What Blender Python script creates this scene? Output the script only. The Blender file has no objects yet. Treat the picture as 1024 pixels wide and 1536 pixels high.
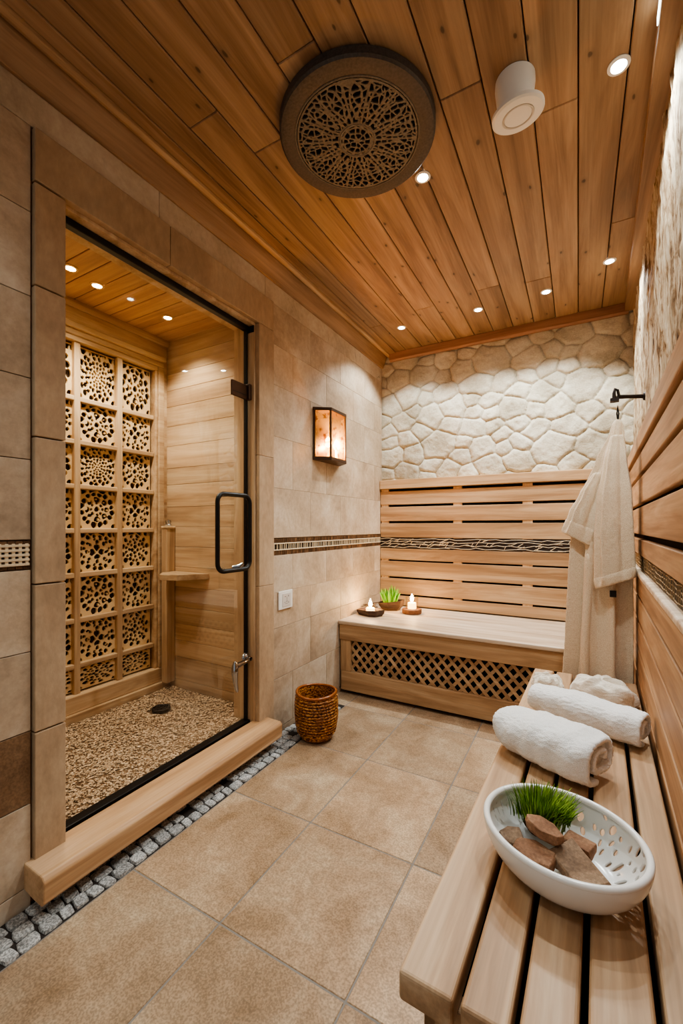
import bpy, bmesh, math, random
import numpy as np
from mathutils import Vector, Matrix, noise as mnoise
random.seed(7); np.random.seed(7)
PI = math.pi
COL = bpy.context.scene.collection
XL = -1.384            # face of the wall with the shower door
YB = 3.139             # face of the cobbled end wall
ZC = 2.47              # ceiling
RX, RY, RA = 0.264, 3.139, math.radians(-2.1)   # bench-side wall runs slightly askew

# ------------------------------------------------------------------ node helpers
def newmat(name):
    m = bpy.data.materials.new(name); m.use_nodes = True
    nt = m.node_tree; nt.nodes.clear()
    out = nt.nodes.new('ShaderNodeOutputMaterial')
    return m, nt, out
def N(nt, typ, **kw):
    n = nt.nodes.new('ShaderNode' + typ)
    for k, v in kw.items():
        if k.startswith('i_'):
            key = k[2:]
            n.inputs[int(key) if key.isdigit() else key.replace('_', ' ')].default_value = v
        else: setattr(n, k, v)
    return n
def L(nt, a, ao, b, bi): nt.links.new(a.outputs[ao], b.inputs[bi])
def srgb(r, g, b):
    f = lambda c: (c/255/12.92) if c/255 <= .04045 else ((c/255+.055)/1.055)**2.4
    return (f(r), f(g), f(b), 1)
def ramp(nt, stops, interp='LINEAR'):
    r = nt.nodes.new('ShaderNodeValToRGB'); cr = r.color_ramp; cr.interpolation = interp
    while len(cr.elements) < len(stops): cr.elements.new(.5)
    for e, (p, c) in zip(cr.elements, stops): e.position = p; e.color = c
    return r
def math_n(nt, op, a=None, b=None, **kw):
    n = nt.nodes.new('ShaderNodeMath'); n.operation = op
    if isinstance(a, (int, float)): n.inputs[0].default_value = a
    elif a: nt.links.new(a, n.inputs[0])
    if isinstance(b, (int, float)): n.inputs[1].default_value = b
    elif b: nt.links.new(b, n.inputs[1])
    return n.outputs[0]
def mixc(nt, fac, a, b, mode='MIX'):
    n = nt.nodes.new('ShaderNodeMix'); n.data_type = 'RGBA'; n.blend_type = mode
    for idx, v in ((0, fac), (6, a), (7, b)):
        if isinstance(v, (tuple, float, int)): n.inputs[idx].default_value = v
        else: nt.links.new(v, n.inputs[idx])
    return n.outputs[2]
def rndcoords(nt, sx, sy, sz):
    """object coordinates, shifted per board by the mesh's rnd attribute"""
    tc = N(nt, 'TexCoord'); at = N(nt, 'Attribute', attribute_name='rnd')
    k = math_n(nt, 'MULTIPLY', at.outputs['Fac'], 37.0)
    cmb = N(nt, 'CombineXYZ'); [nt.links.new(k, cmb.inputs[i]) for i in range(3)]
    add = N(nt, 'VectorMath', operation='ADD'); L(nt, tc, 'Object', add, 0); L(nt, cmb, 0, add, 1)
    mp = N(nt, 'VectorMath', operation='MULTIPLY'); L(nt, add, 0, mp, 0); mp.inputs[1].default_value = (sx, sy, sz)
    return add, mp, at
def principled(nt, out, color, rough=.5, spec=.4, metal=0., bump=None, bstr=.2, bdist=.002, **kw):
    p = nt.nodes.new('ShaderNodeBsdfPrincipled')
    if isinstance(color, tuple): p.inputs['Base Color'].default_value = color
    else: nt.links.new(color, p.inputs['Base Color'])
    if isinstance(rough, (int, float)): p.inputs['Roughness'].default_value = rough
    else: nt.links.new(rough, p.inputs['Roughness'])
    p.inputs['Specular IOR Level'].default_value = spec; p.inputs['Metallic'].default_value = metal
    for k, v in kw.items(): p.inputs[k.replace('_', ' ')].default_value = v
    if bump is not None:
        b = nt.nodes.new('ShaderNodeBump'); b.inputs['Strength'].default_value = bstr; b.inputs['Distance'].default_value = bdist
        nt.links.new(bump, b.inputs['Height']); nt.links.new(b.outputs[0], p.inputs['Normal'])
    nt.links.new(p.outputs[0], out.inputs[0]); return p
def wood(name, axis, dark, mid, light, rough=.5, spec=.35, knots=0., var=.25, fs=1.):
    m, nt, out = newmat(name)
    s = [9*fs]*3; s['xyz'.index(axis)] = .7*fs
    add, mp, at = rndcoords(nt, *s)
    n1 = N(nt, 'TexNoise', i_Scale=1.6, i_Detail=6., i_Roughness=.6, i_Distortion=.7); L(nt, mp, 0, n1, 'Vector')
    s2 = [130*fs]*3; s2['xyz'.index(axis)] = 2.6*fs
    mp2 = N(nt, 'VectorMath', operation='MULTIPLY'); L(nt, add, 0, mp2, 0); mp2.inputs[1].default_value = s2
    n2 = N(nt, 'TexNoise', i_Scale=1., i_Detail=3.); L(nt, mp2, 0, n2, 'Vector')
    r = ramp(nt, [(.34, dark), (.5, mid), (.66, light)]); L(nt, n1, 0, r, 0)
    c = mixc(nt, .25, r.outputs[0], n2.outputs[0], 'OVERLAY')
    val = math_n(nt, 'MULTIPLY_ADD', at.outputs['Fac'], var); nt.nodes[-1].inputs[2].default_value = 1 - var/2
    hsv = N(nt, 'HueSaturation'); nt.links.new(c, hsv.inputs['Color']); nt.links.new(val, hsv.inputs['Value'])
    c = hsv.outputs[0]
    if knots > 0:
        s3 = [7.]*3; s3['xyz'.index(axis)] = 3.4
        mp3 = N(nt, 'VectorMath', operation='MULTIPLY'); L(nt, add, 0, mp3, 0); mp3.inputs[1].default_value = s3
        wob = N(nt, 'TexNoise', i_Scale=2.2, i_Detail=2.); L(nt, mp3, 0, wob, 'Vector')
        mx = N(nt, 'VectorMath', operation='MULTIPLY_ADD'); L(nt, wob, 1, mx, 0); mx.inputs[1].default_value = (.25,)*3; L(nt, mp3, 0, mx, 2)
        vo = N(nt, 'TexVoronoi', i_Scale=1.0, i_Randomness=1., voronoi_dimensions='2D'); L(nt, mx, 0, vo, 'Vector')
        kr = ramp(nt, [(0., (1, 1, 1, 1)), (.028, (.9, .9, .9, 1)), (.042, (.25, .25, .25, 1)), (.11, (0, 0, 0, 1))]); L(nt, vo, 'Distance', kr, 0)
        sx_ = N(nt, 'SeparateColor'); L(nt, vo, 'Color', sx_, 0); kf = math_n(nt, 'MULTIPLY', math_n(nt, 'MULTIPLY', kr.outputs[0], knots), math_n(nt, 'GREATER_THAN', sx_.outputs[0], .2))
        c = mixc(nt, kf, c, tuple(v*.22 for v in dark[:3]) + (1,))
    principled(nt, out, c, rough, spec, bump=n2.outputs[0], bstr=.25, bdist=.0015)
    return m
def stone(name, dark, mid, light, scale=5., rough=.6, var=.18, pits=.0, stretch=(1, 1, 1), speck=0., bstr=.25, spec=.3):
    m, nt, out = newmat(name)
    add, mp, at = rndcoords(nt, *stretch)
    n1 = N(nt, 'TexNoise', i_Scale=scale, i_Detail=8., i_Roughness=.65, i_Distortion=.4); L(nt, mp, 0, n1, 'Vector')
    n2 = N(nt, 'TexNoise', i_Scale=scale*14, i_Detail=4., i_Roughness=.7); L(nt, mp, 0, n2, 'Vector')
    r = ramp(nt, [(.3, dark), (.5, mid), (.7, light)]); L(nt, n1, 0, r, 0)
    c = mixc(nt, .3, r.outputs[0], n2.outputs[0], 'OVERLAY')
    val = math_n(nt, 'MULTIPLY_ADD', at.outputs['Fac'], var); nt.nodes[-1].inputs[2].default_value = 1 - var/2
    hsv = N(nt, 'HueSaturation'); nt.links.new(c, hsv.inputs['Color']); nt.links.new(val, hsv.inputs['Value'])
    c = hsv.outputs[0]
    if pits > 0:
        n3 = N(nt, 'TexNoise', i_Scale=scale*3.2, i_Detail=7., i_Roughness=.7, i_Distortion=1.2); L(nt, mp, 0, n3, 'Vector')
        n4 = N(nt, 'TexNoise', i_Scale=scale*.8, i_Detail=2.); L(nt, mp, 0, n4, 'Vector')
        pr = ramp(nt, [(.60, (0, 0, 0, 1)), (.66, (1, 1, 1, 1))]); L(nt, n3, 0, pr, 0)
        pm = ramp(nt, [(.5, (0, 0, 0, 1)), (.62, (1, 1, 1, 1))]); L(nt, n4, 0, pm, 0)
        pf = math_n(nt, 'MULTIPLY', pr.outputs[0], pm.outputs[0]); pf = math_n(nt, 'MULTIPLY', pf, pits)
        c = mixc(nt, pf, c, tuple(v*.35 for v in dark[:3]) + (1,))
    if speck > 0:
        vo = N(nt, 'TexNoise', i_Scale=190., i_Detail=2.); L(nt, mp, 0, vo, 'Vector')
        sr = ramp(nt, [(.4, (.25, .25, .25, 1)), (.6, (1, 1, 1, 1))]); L(nt, vo, 0, sr, 0)
        c = mixc(nt, speck, c, sr.outputs[0], 'MULTIPLY')
    principled(nt, out, c, rough, spec, bump=n2.outputs[0], bstr=bstr, bdist=.003)
    return m
def flat(name, color, rough=.5, spec=.4, metal=0., nscale=0, namt=.15, bstr=.1, **kw):
    m, nt, out = newmat(name); c = color; bump = None
    if nscale:
        tc = N(nt, 'TexCoord'); n = N(nt, 'TexNoise', i_Scale=float(nscale), i_Detail=4.); L(nt, tc, 'Object', n, 'Vector')
        c = mixc(nt, namt, color, n.outputs[0], 'OVERLAY'); bump = n.outputs[0]
    principled(nt, out, c, rough, spec, metal, bump=bump, bstr=bstr, **kw)
    return m
def emit(name, color, strength):
    m, nt, out = newmat(name); e = N(nt, 'Emission', i_Color=color, i_Strength=float(strength)); L(nt, e, 0, out, 0); return m
def glass(name, tint, refl=.12, rough=.02):
    m, nt, out = newmat(name)
    t = N(nt, 'BsdfTransparent', i_Color=tint); g = N(nt, 'BsdfGlossy', i_Roughness=rough)
    fr = N(nt, 'Fresnel', i_IOR=1.45); f = math_n(nt, 'MULTIPLY', fr.outputs[0], refl/.12*.16)
    mx = N(nt, 'MixShader'); nt.links.new(f, mx.inputs[0]); L(nt, t, 0, mx, 1); L(nt, g, 0, mx, 2); L(nt, mx, 0, out, 0)
    return m
def terry(name, c1, c2, scale=420., bd=.004):
    m, nt, out = newmat(name)
    tc = N(nt, 'TexCoord')
    n1 = N(nt, 'TexNoise', i_Scale=scale, i_Detail=2., i_Roughness=.6); L(nt, tc, 'Object', n1, 'Vector')
    n2 = N(nt, 'TexNoise', i_Scale=scale*.13, i_Detail=4.); L(nt, tc, 'Object', n2, 'Vector')
    r = ramp(nt, [(.3, c1), (.6, c2)]); L(nt, n1, 0, r, 0)
    h = math_n(nt, 'ADD', n1.outputs[0], math_n(nt, 'MULTIPLY', n2.outputs[0], .8))
    principled(nt, out, r.outputs[0], .95, .05, bump=h, bstr=.75, bdist=bd, Sheen_Weight=.35, Sheen_Roughness=.5)
    return m

S = srgb
M = {}
M['ceil'] = wood('ceiling_cedar', 'y', S(128, 99, 72), S(153, 122, 92), S(171, 141, 110), rough=.45, knots=.8, var=.26)
M['cornice_y'] = wood('cornice_cedar_y', 'y', S(128, 98, 70), S(154, 121, 90), S(172, 140, 108), rough=.45, var=.15)
M['cornice_x'] = wood('cornice_cedar_x', 'x', S(128, 92, 70), S(152, 112, 86), S(168, 128, 100), rough=.45, var=.15)
pal = (S(154, 120, 86), S(182, 148, 110), S(202, 172, 136))
M['wx'] = wood('alder_along_x', 'x', *pal)
M['wy'] = wood('alder_along_y', 'y', *pal)
M['wz'] = wood('alder_along_z', 'z', *pal)
sl = (S(154, 122, 90), S(182, 150, 116), S(202, 174, 142))
M['bench_y'] = wood('bench_slat_wood', 'y', *sl, rough=.48, var=.16)
wl = (S(148, 110, 76), S(178, 138, 100), S(198, 162, 124))
M['wall_slat'] = wood('wall_slat_wood', 'y', *wl, rough=.5, var=.2)
M['top'] = wood('bleached_bench_top', 'x', S(176, 150, 124), S(206, 184, 158), S(224, 206, 184), rough=.55, var=.1)
shw = (S(172, 140, 106), S(198, 168, 132), S(216, 190, 156))
M['shower_x'] = wood('shower_plank', 'x', *shw, var=.28, fs=.8)
M['shower_y'] = wood('shower_plank_y', 'y', *shw, var=.1)
M['shower_z'] = wood('shower_frame_z', 'z', *shw, var=.1)
M['shower_ceil'] = wood('shower_ceiling_plank', 'x', S(172, 132, 94), S(196, 156, 116), S(210, 172, 132), rough=.4, var=.15)
M['curb'] = wood('threshold_wood', 'y', S(166, 128, 90), S(192, 154, 114), S(208, 174, 136), var=.1)
M['dark'] = flat('dark_gap', S(24, 15, 9), .9, .1)
M['grout'] = flat('floor_grout', S(138, 132, 126), .9, .1, nscale=60)
M['wgrout'] = flat('wall_grout', S(166, 144, 118), .9, .1, nscale=60)
M['tile'] = stone('floor_tile', S(152, 124, 94), S(182, 154, 124), S(206, 182, 152), scale=4.5, rough=.40, var=.30, speck=.42, bstr=.15)
M['wtile'] = stone('wall_tile', S(160, 138, 114), S(192, 170, 144), S(216, 200, 178), scale=3.6, rough=.5, var=.12, bstr=.15)
M['wtile_pit'] = stone('pitted_wall_tile', S(172, 152, 128), S(200, 180, 154), S(218, 202, 180), scale=3.2, rough=.55, var=.1, pits=.75)
M['wtile_dark'] = stone('dark_wall_tile', S(112, 86, 62), S(136, 106, 78), S(154, 124, 94), scale=6, rough=.6, speck=.3)
M['surround'] = stone('surround_tile', S(156, 130, 102), S(180, 153, 123), S(198, 174, 144), scale=3, rough=.5, var=.12, stretch=(1, 1, .5))
M['granite'] = stone('grey_cobble', S(176, 172, 168), S(206, 204, 200), S(232, 230, 226), scale=14, rough=.8, var=.35, speck=.75, bstr=.6)
M['cobble_bed'] = flat('cobble_bed', S(64, 58, 54), .95, .1, nscale=120)
M['black'] = flat('black_metal', S(22, 20, 19), .38, .5, .3)
M['bronze'] = flat('dark_bronze', S(84, 60, 44), .42, .5, .55, nscale=80)
M['iron'] = flat('iron', S(50, 42, 38), .5, .5, .8, nscale=90)
M['chrome'] = flat('chrome', (.42, .43, .46, 1), .1, .5, 1.)
M['white'] = flat('white_plastic', S(238, 234, 228), .4, .4)
M['white2'] = flat('white_plastic_insert', S(214, 206, 198), .4, .4)
M['ceramic'] = flat('white_glazed_ceramic', S(238, 236, 232), .18, .5, nscale=9, namt=.06, bstr=.02)
M['rosette'] = flat('aged_grey_metal', S(84, 77, 72), .55, .4, .35, nscale=130, namt=.5, bstr=.5)
M['grille'] = flat('aged_grille', S(118, 108, 94), .6, .35, .1, nscale=140, namt=.5, bstr=.4)
M['rosback'] = flat('rosette_backing', S(46, 28, 18), .8, .2)
M['fret'] = flat('carved_pale_wood', S(226, 196, 150), .6, .2, nscale=90, namt=.3, bstr=.3)
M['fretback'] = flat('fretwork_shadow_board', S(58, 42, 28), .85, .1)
M['robe'] = terry('cream_terry', S(212, 186, 150), S(242, 224, 196), 380., .004)
M['towel'] = terry('white_terry', S(236, 234, 230), S(252, 251, 249), 430., .003)
M['cream'] = terry('cream_plush', S(224, 212, 192), S(244, 236, 222), 430., .003)
M['gravel'] = stone('gravel', S(158, 130, 100), S(198, 170, 138), S(226, 202, 172), scale=40, rough=.85, var=.7, speck=.15)
M['gravelbed'] = stone('gravel_bed', S(104, 78, 54), S(140, 110, 80), S(176, 146, 112), scale=45, rough=.9, speck=.5, bstr=.8)
M['cork'] = None
M['darkwood'] = wood('dark_walnut', 'x', S(48, 34, 26), S(72, 54, 44), S(92, 72, 58), rough=.5, var=.1)
M['slab'] = wood('slab_wood', 'x', S(100, 64, 40), S(128, 86, 56), S(150, 106, 74), rough=.6)
M['rockred'] = stone('brown_rock', S(110, 78, 56), S(146, 108, 80), S(180, 142, 110), scale=16, rough=.75, var=.3, speck=.25, bstr=.5)
M['rockgrey'] = stone('grey_brown_rock', S(96, 76, 60), S(132, 108, 86), S(164, 140, 114), scale=16, rough=.8, var=.2, speck=.3, bstr=.5)
M['wax'] = flat('candle_wax', S(250, 220, 170), .5, .3, Emission_Color=(1, .55, .18, 1), Emission_Strength=4.5)
M['flame'] = emit('flame', (1, .72, .36, 1), 60)
M['bulb'] = emit('warm_bulb', (1, .70, .36, 1), 26)
M['lens'] = emit('downlight_lens', (1, .93, .82, 1), 60)
M['lens_warm'] = emit('shower_downlight_lens', (1, .78, .45, 1), 60)
M['led'] = emit('led_strip', (1, .9, .74, 1), 5)
M['glass'] = glass('clear_glass', (.97, .965, .95, 1))
M['cupglass'] = glass('cup_glass', (.98, .95, .9, 1), .1)
def leafmat(name, a, b):
    m, nt, out = newmat(name); add, mp, at = rndcoords(nt, 1, 1, 1)
    r = ramp(nt, [(0., a), (1., b)]); L(nt, at, 'Fac', r, 0)
    principled(nt, out, r.outputs[0], .45, .3); return m
M['grass'] = leafmat('grass_blade', S(64, 100, 26), S(176, 206, 84))
M['succ'] = leafmat('succulent_leaf', S(58, 130, 30), S(160, 214, 70))
def amber():
    m, nt, out = newmat('amber_seeded_glass')
    tc = N(nt, 'TexCoord'); n = N(nt, 'TexNoise', i_Scale=30., i_Detail=5.); L(nt, tc, 'Object', n, 'Vector')
    r = ramp(nt, [(.34, (.34, .15, .05, 1)), (.44, (1., .66, .29, 1))]); L(nt, n, 0, r, 0)
    t = N(nt, 'BsdfTransparent'); L(nt, r, 0, t, 0)
    d = N(nt, 'BsdfTranslucent'); L(nt, r, 0, d, 0)
    df = N(nt, 'BsdfDiffuse'); L(nt, r, 0, df, 0)
    m1 = N(nt, 'MixShader', i_0=.12); L(nt, d, 0, m1, 1); L(nt, df, 0, m1, 2)
    mx = N(nt, 'MixShader', i_0=.17); L(nt, t, 0, mx, 1); L(nt, m1, 0, mx, 2); L(nt, mx, 0, out, 0); return m
M['amber'] = amber()
def corkmat():
    m, nt, out = newmat('woven_rattan'); tc = N(nt, 'TexCoord')
    mp = N(nt, 'VectorMath', operation='MULTIPLY'); L(nt, tc, 'Object', mp, 0); mp.inputs[1].default_value = (1, 1, 1.8)
    v = N(nt, 'TexNoise', i_Scale=95., i_Detail=3.); L(nt, mp, 0, v, 'Vector')
    n = N(nt, 'TexNoise', i_Scale=9., i_Detail=4.); L(nt, tc, 'Object', n, 'Vector')
    r = ramp(nt, [(.36, S(64, 28, 10)), (.48, S(134, 74, 28)), (.62, S(206, 150, 78))]); L(nt, v, 0, r, 0)
    c = mixc(nt, .5, r.outputs[0], n.outputs[0], 'OVERLAY')
    principled(nt, out, c, .35, .4, bump=v.outputs[0], bstr=.7, bdist=.004); return m
M['cork'] = corkmat()
def barkmat():
    m, nt, out = newmat('rough_split_stone'); tc = N(nt, 'TexCoord')
    mp = N(nt, 'VectorMath', operation='MULTIPLY'); L(nt, tc, 'Object', mp, 0); mp.inputs[1].default_value = (1, 1, .2)
    n = N(nt, 'TexNoise', i_Scale=34., i_Detail=9., i_Roughness=.7, i_Distortion=.8); L(nt, mp, 0, n, 'Vector')
    n2 = N(nt, 'TexNoise', i_Scale=85., i_Detail=5., i_Roughness=.7); L(nt, mp, 0, n2, 'Vector')
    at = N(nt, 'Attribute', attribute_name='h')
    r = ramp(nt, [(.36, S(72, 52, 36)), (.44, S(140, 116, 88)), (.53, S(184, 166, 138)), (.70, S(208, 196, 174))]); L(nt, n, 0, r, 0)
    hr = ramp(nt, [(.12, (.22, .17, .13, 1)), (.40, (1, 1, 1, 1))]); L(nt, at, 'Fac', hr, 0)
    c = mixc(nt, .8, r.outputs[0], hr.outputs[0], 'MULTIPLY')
    principled(nt, out, c, .85, .15, bump=n2.outputs[0], bstr=.7, bdist=.006); return m
M['bark'] = barkmat()
def cobblemat():
    m, nt, out = newmat('pale_fieldstone'); tc = N(nt, 'TexCoord')
    n = N(nt, 'TexNoise', i_Scale=5., i_Detail=6.); L(nt, tc, 'Object', n, 'Vector')
    n2 = N(nt, 'TexNoise', i_Scale=110., i_Detail=4., i_Roughness=.7); L(nt, tc, 'Object', n2, 'Vector')
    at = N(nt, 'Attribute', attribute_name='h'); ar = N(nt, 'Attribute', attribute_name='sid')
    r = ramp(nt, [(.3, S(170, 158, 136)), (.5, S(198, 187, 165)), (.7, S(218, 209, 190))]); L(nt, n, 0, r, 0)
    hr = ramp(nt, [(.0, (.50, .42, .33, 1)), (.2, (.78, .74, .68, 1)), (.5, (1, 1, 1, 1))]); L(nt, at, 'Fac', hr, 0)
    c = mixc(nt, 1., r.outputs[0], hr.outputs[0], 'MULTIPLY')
    v = math_n(nt, 'MULTIPLY_ADD', ar.outputs['Fac'], .16); nt.nodes[-1].inputs[2].default_value = .9
    hs = N(nt, 'HueSaturation'); nt.links.new(c, hs.inputs['Color']); nt.links.new(v, hs.inputs['Value'])
    c = mixc(nt, .4, hs.outputs[0], n2.outputs[0], 'OVERLAY')
    principled(nt, out, c, .85, .15, bump=n2.outputs[0], bstr=.7, bdist=.006); return m
M['cobble'] = cobblemat()

# ------------------------------------------------------------------ mesh helpers
class MB:
    def __init__(s): s.v = []; s.f = []; s.m = []; s.r = []
    def add(s, vs, fs, mi=0, rnd=None):
        b = len(s.v); s.v.extend([tuple(p) for p in vs]); r = random.random() if rnd is None else rnd
        for f in fs: s.f.append(tuple(i+b for i in f)); s.m.append(mi); s.r.append(r)
    def box(s, x0, x1, y0, y1, z0, z1, mi=0, rnd=None, mat=None):
        x0, x1 = sorted((x0, x1)); y0, y1 = sorted((y0, y1)); z0, z1 = sorted((z0, z1))
        vs = [(x, y, z) for z in (z0, z1) for y in (y0, y1) for x in (x0, x1)]
        if mat is not None: vs = [tuple(mat @ Vector(p)) for p in vs]
        s.add(vs, [(0, 2, 3, 1), (4, 5, 7, 6), (0, 1, 5, 4), (2, 6, 7, 3), (0, 4, 6, 2), (1, 3, 7, 5)], mi, rnd); return s
    def prism(s, poly, fn, d0, d1, mi=0, rnd=None):
        """poly: 2D outline; fn(a,b,d)->xyz; extruded from d0 to d1"""
        n = len(poly)
        vs = [fn(a, b, d0) for a, b in poly] + [fn(a, b, d1) for a, b in poly]
        fs = [tuple(range(n))[::-1], tuple(range(n, 2*n))] + [(i, (i+1) % n, n+(i+1) % n, n+i) for i in range(n)]
        s.add(vs, fs, mi, rnd); return s
    def loft(s, rings, cap0=True, cap1=True, mi=0, rnd=None):
        n = len(rings[0]); vs = [p for r in rings for p in r]; fs = []
        for k in range(len(rings)-1):
            for i in range(n):
                j = (i+1) % n; fs.append((k*n+i, k*n+j, (k+1)*n+j, (k+1)*n+i))
        if cap0: fs.append(tuple(range(n))[::-1])
        if cap1: fs.append(tuple(range((len(rings)-1)*n, len(rings)*n)))
        s.add(vs, fs, mi, rnd); return s
    def tube(s, pts, r, seg=10, closed=False, mi=0, rnd=None, cap=True):
        pts = [Vector(p) for p in pts]; n = len(pts); rs = r if isinstance(r, (list, tuple)) else [r]*n
        rings = []; up = None
        for i, p in enumerate(pts):
            a = pts[(i-1) % n] if (closed or i > 0) else p; b = pts[(i+1) % n] if (closed or i < n-1) else p
            t = (b-a).normalized()
            if up is None:
                up = Vector((0, 0, 1)) if abs(t.z) < .9 else Vector((1, 0, 0))
            u = (up - t*up.dot(t)).normalized(); w = t.cross(u); up = u
            rings.append([p + (u*math.cos(q*2*PI/seg) + w*math.sin(q*2*PI/seg))*rs[i] for q in range(seg)])
        if closed: rings.append(rings[0]); s.loft(rings, False, False, mi, rnd)
        else: s.loft(rings, cap, cap, mi, rnd)
        return s
    def lathe(s, prof, c=(0, 0, 0), seg=32, mi=0, rnd=None, cap0=False, cap1=False, sx=1., sy=1.):
        rings = [[(c[0]+r*sx*math.cos(q*2*PI/seg), c[1]+r*sy*math.sin(q*2*PI/seg), c[2]+z) for q in range(seg)] for r, z in prof]
        s.loft(rings, cap0, cap1, mi, rnd); return s
    def build(s, name, mats, parent=None, o=(0, 0, 0), smooth=False, bevel=0., bseg=2, solid=0., subsurf=0, sharp=40, weld=False):
        me = bpy.data.meshes.new(name); o = Vector(o)
        me.from_pydata([tuple(Vector(p)-o) for p in s.v], [], s.f)
        mats = mats if isinstance(mats, (list, tuple)) else [mats]
        for m in mats: me.materials.append(m)
        if len(mats) > 1: me.polygons.foreach_set('material_index', s.m)
        at = me.attributes.new('rnd', 'FLOAT', 'FACE'); at.data.foreach_set('value', s.r)
        bm = bmesh.new(); bm.from_mesh(me)
        if weld: bmesh.ops.remove_doubles(bm, verts=bm.verts, dist=1e-5)
        bmesh.ops.recalc_face_normals(bm, faces=bm.faces); bm.to_mesh(me); bm.free()
        if smooth: me.polygons.foreach_set('use_smooth', [True]*len(me.polygons))
        me.update()
        ob = bpy.data.objects.new(name, me); COL.objects.link(ob)
        if parent is not None: ob.parent = parent
        else: ob.location = o
        if solid: md = ob.modifiers.new('solid', 'SOLIDIFY'); md.thickness = solid; md.offset = -1
        if subsurf: md = ob.modifiers.new('sub', 'SUBSURF'); md.levels = subsurf; md.render_levels = subsurf
        if bevel: md = ob.modifiers.new('bev', 'BEVEL'); md.width = bevel; md.segments = bseg; md.limit_method = 'ANGLE'; md.angle_limit = math.radians(sharp)
        if smooth and not subsurf:
            try: me.set_sharp_from_angle(angle=math.radians(sharp))
            except Exception: pass
        return ob
def thing(name, label, cat, loc=(0, 0, 0), rotz=0., group=None):
    e = bpy.data.objects.new(name, None); e.empty_display_size = .05; COL.objects.link(e)
    e.location = loc; e.rotation_euler = (0, 0, rotz); e['label'] = label; e['category'] = cat
    if group: e['group'] = group
    return e
def tag(o, label, cat, group=None, kind=None):
    o['label'] = label; o['category'] = cat
    if group: o['group'] = group
    if kind: o['kind'] = kind
    return o
def struct(o, label=None):
    o['kind'] = 'structure'
    if label: o['label'] = label
    return o
def dup(root, label, loc=None, rotz=None, group=None):
    r = root.copy(); COL.objects.link(r); r['label'] = label
    if loc is not None: r.location = loc
    if rotz is not None: r.rotation_euler = (0, 0, rotz)
    if group: r['group'] = group
    for ch in list(root.children):
        c = ch.copy(); COL.objects.link(c); c.parent = r
        for g in list(ch.children):
            d = g.copy(); COL.objects.link(d); d.parent = c
    return r
def rw(lx, ly, z):   # frame of the bench-side wall -> world
    return (RX + lx*math.cos(RA) - ly*math.sin(RA), RY + lx*math.sin(RA) + ly*math.cos(RA), z)
def light(name, typ, loc, energy, color, **kw):
    d = bpy.data.lights.new(name, typ); d.energy = energy; d.color = color
    for k, v in kw.items(): setattr(d, k, v)
    o = bpy.data.objects.new(name, d); COL.objects.link(o); o.location = loc; return o
def vnoise(P, seed=0, octaves=4, gain=.5):
    """value noise on numpy points (n,3) -> 0..1"""
    rs = np.random.RandomState(seed); T = rs.rand(4096); out = np.zeros(len(P)); amp = 1; tot = 0
    for k in range(octaves):
        q = P*(2**k) + 17.3*k; i = np.floor(q).astype(np.int64); f = q-i; f = f*f*(3-2*f)
        def h(dx, dy, dz): return T[((i[:, 0]+dx)*73856093 ^ (i[:, 1]+dy)*19349663 ^ (i[:, 2]+dz)*83492791) & 4095]
        x, y, z = f.T
        a = (h(0,0,0)*(1-x)+h(1,0,0)*x)*(1-y) + (h(0,1,0)*(1-x)+h(1,1,0)*x)*y
        b = (h(0,0,1)*(1-x)+h(1,0,1)*x)*(1-y) + (h(0,1,1)*(1-x)+h(1,1,1)*x)*y
        out += amp*(a*(1-z)+b*z); tot += amp; amp *= gain
    return out/tot
def grid_mesh(name, pts, nu, nv, mat, attrs, o=(0, 0, 0), rotz=0., flip=False):
    idx = np.arange(nu*nv).reshape(nu, nv)
    f = np.stack([idx[:-1, :-1], idx[1:, :-1], idx[1:, 1:], idx[:-1, 1:]], -1).reshape(-1, 4)
    if flip: f = f[:, ::-1]
    me = bpy.data.meshes.new(name); me.from_pydata(pts.tolist(), [], f.tolist()); me.materials.append(mat)
    for k, v in attrs.items():
        a = me.attributes.new(k, 'FLOAT', 'POINT'); a.data.foreach_set('value', np.asarray(v, dtype=np.float32))
    me.polygons.foreach_set('use_smooth', [True]*len(me.polygons))
    ob = bpy.data.objects.new(name, me); COL.objects.link(ob); ob.location = o; ob.rotation_euler = (0, 0, rotz); return ob
def perforated(mb, field, nu, nv, u0, u1, v0, v1, fn, mi=0):
    """surface over [u0,u1]x[v0,v1] kept where field>0, edges cut smoothly; fn(u,v)->xyz"""
    us = np.linspace(u0, u1, nu+1); vs = np.linspace(v0, v1, nv+1)
    U, V = np.meshgrid(us, vs, indexing='ij'); F = field(U.ravel(), V.ravel()).reshape(U.shape)
    F = np.where(np.abs(F) < 1e-6, 1e-6, F)
    vid = {}; verts = []; faces = []
    def gv(i, j):
        k = (i, j)
        if k not in vid: vid[k] = len(verts); verts.append(fn(us[i], vs[j]))
        return vid[k]
    def ev(i, j, k, l):
        if (k, l) < (i, j): i, j, k, l = k, l, i, j
        key = (i, j, k, l)
        if key not in vid:
            a, b = F[i, j], F[k, l]; t = min(.95, max(.05, a/(a-b))); vid[key] = len(verts)
            verts.append(fn(us[i]+(us[k]-us[i])*t, vs[j]+(vs[l]-vs[j])*t))
        return vid[key]
    for i in range(nu):
        for j in range(nv):
            c = [(i, j), (i+1, j), (i+1, j+1), (i, j+1)]; s = [F[p] > 0 for p in c]
            if not any(s): continue
            if all(s): faces.append([gv(*p) for p in c]); continue
            poly = []
            for q in range(4):
                p, n = c[q], c[(q+1) % 4]
                if s[q]: poly.append(gv(*p))
                if s[q] != s[(q+1) % 4]: poly.append(ev(*p, *n))
            if len(poly) >= 3: faces.append(poly)
    mb.add(verts, faces, mi, .5)

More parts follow.
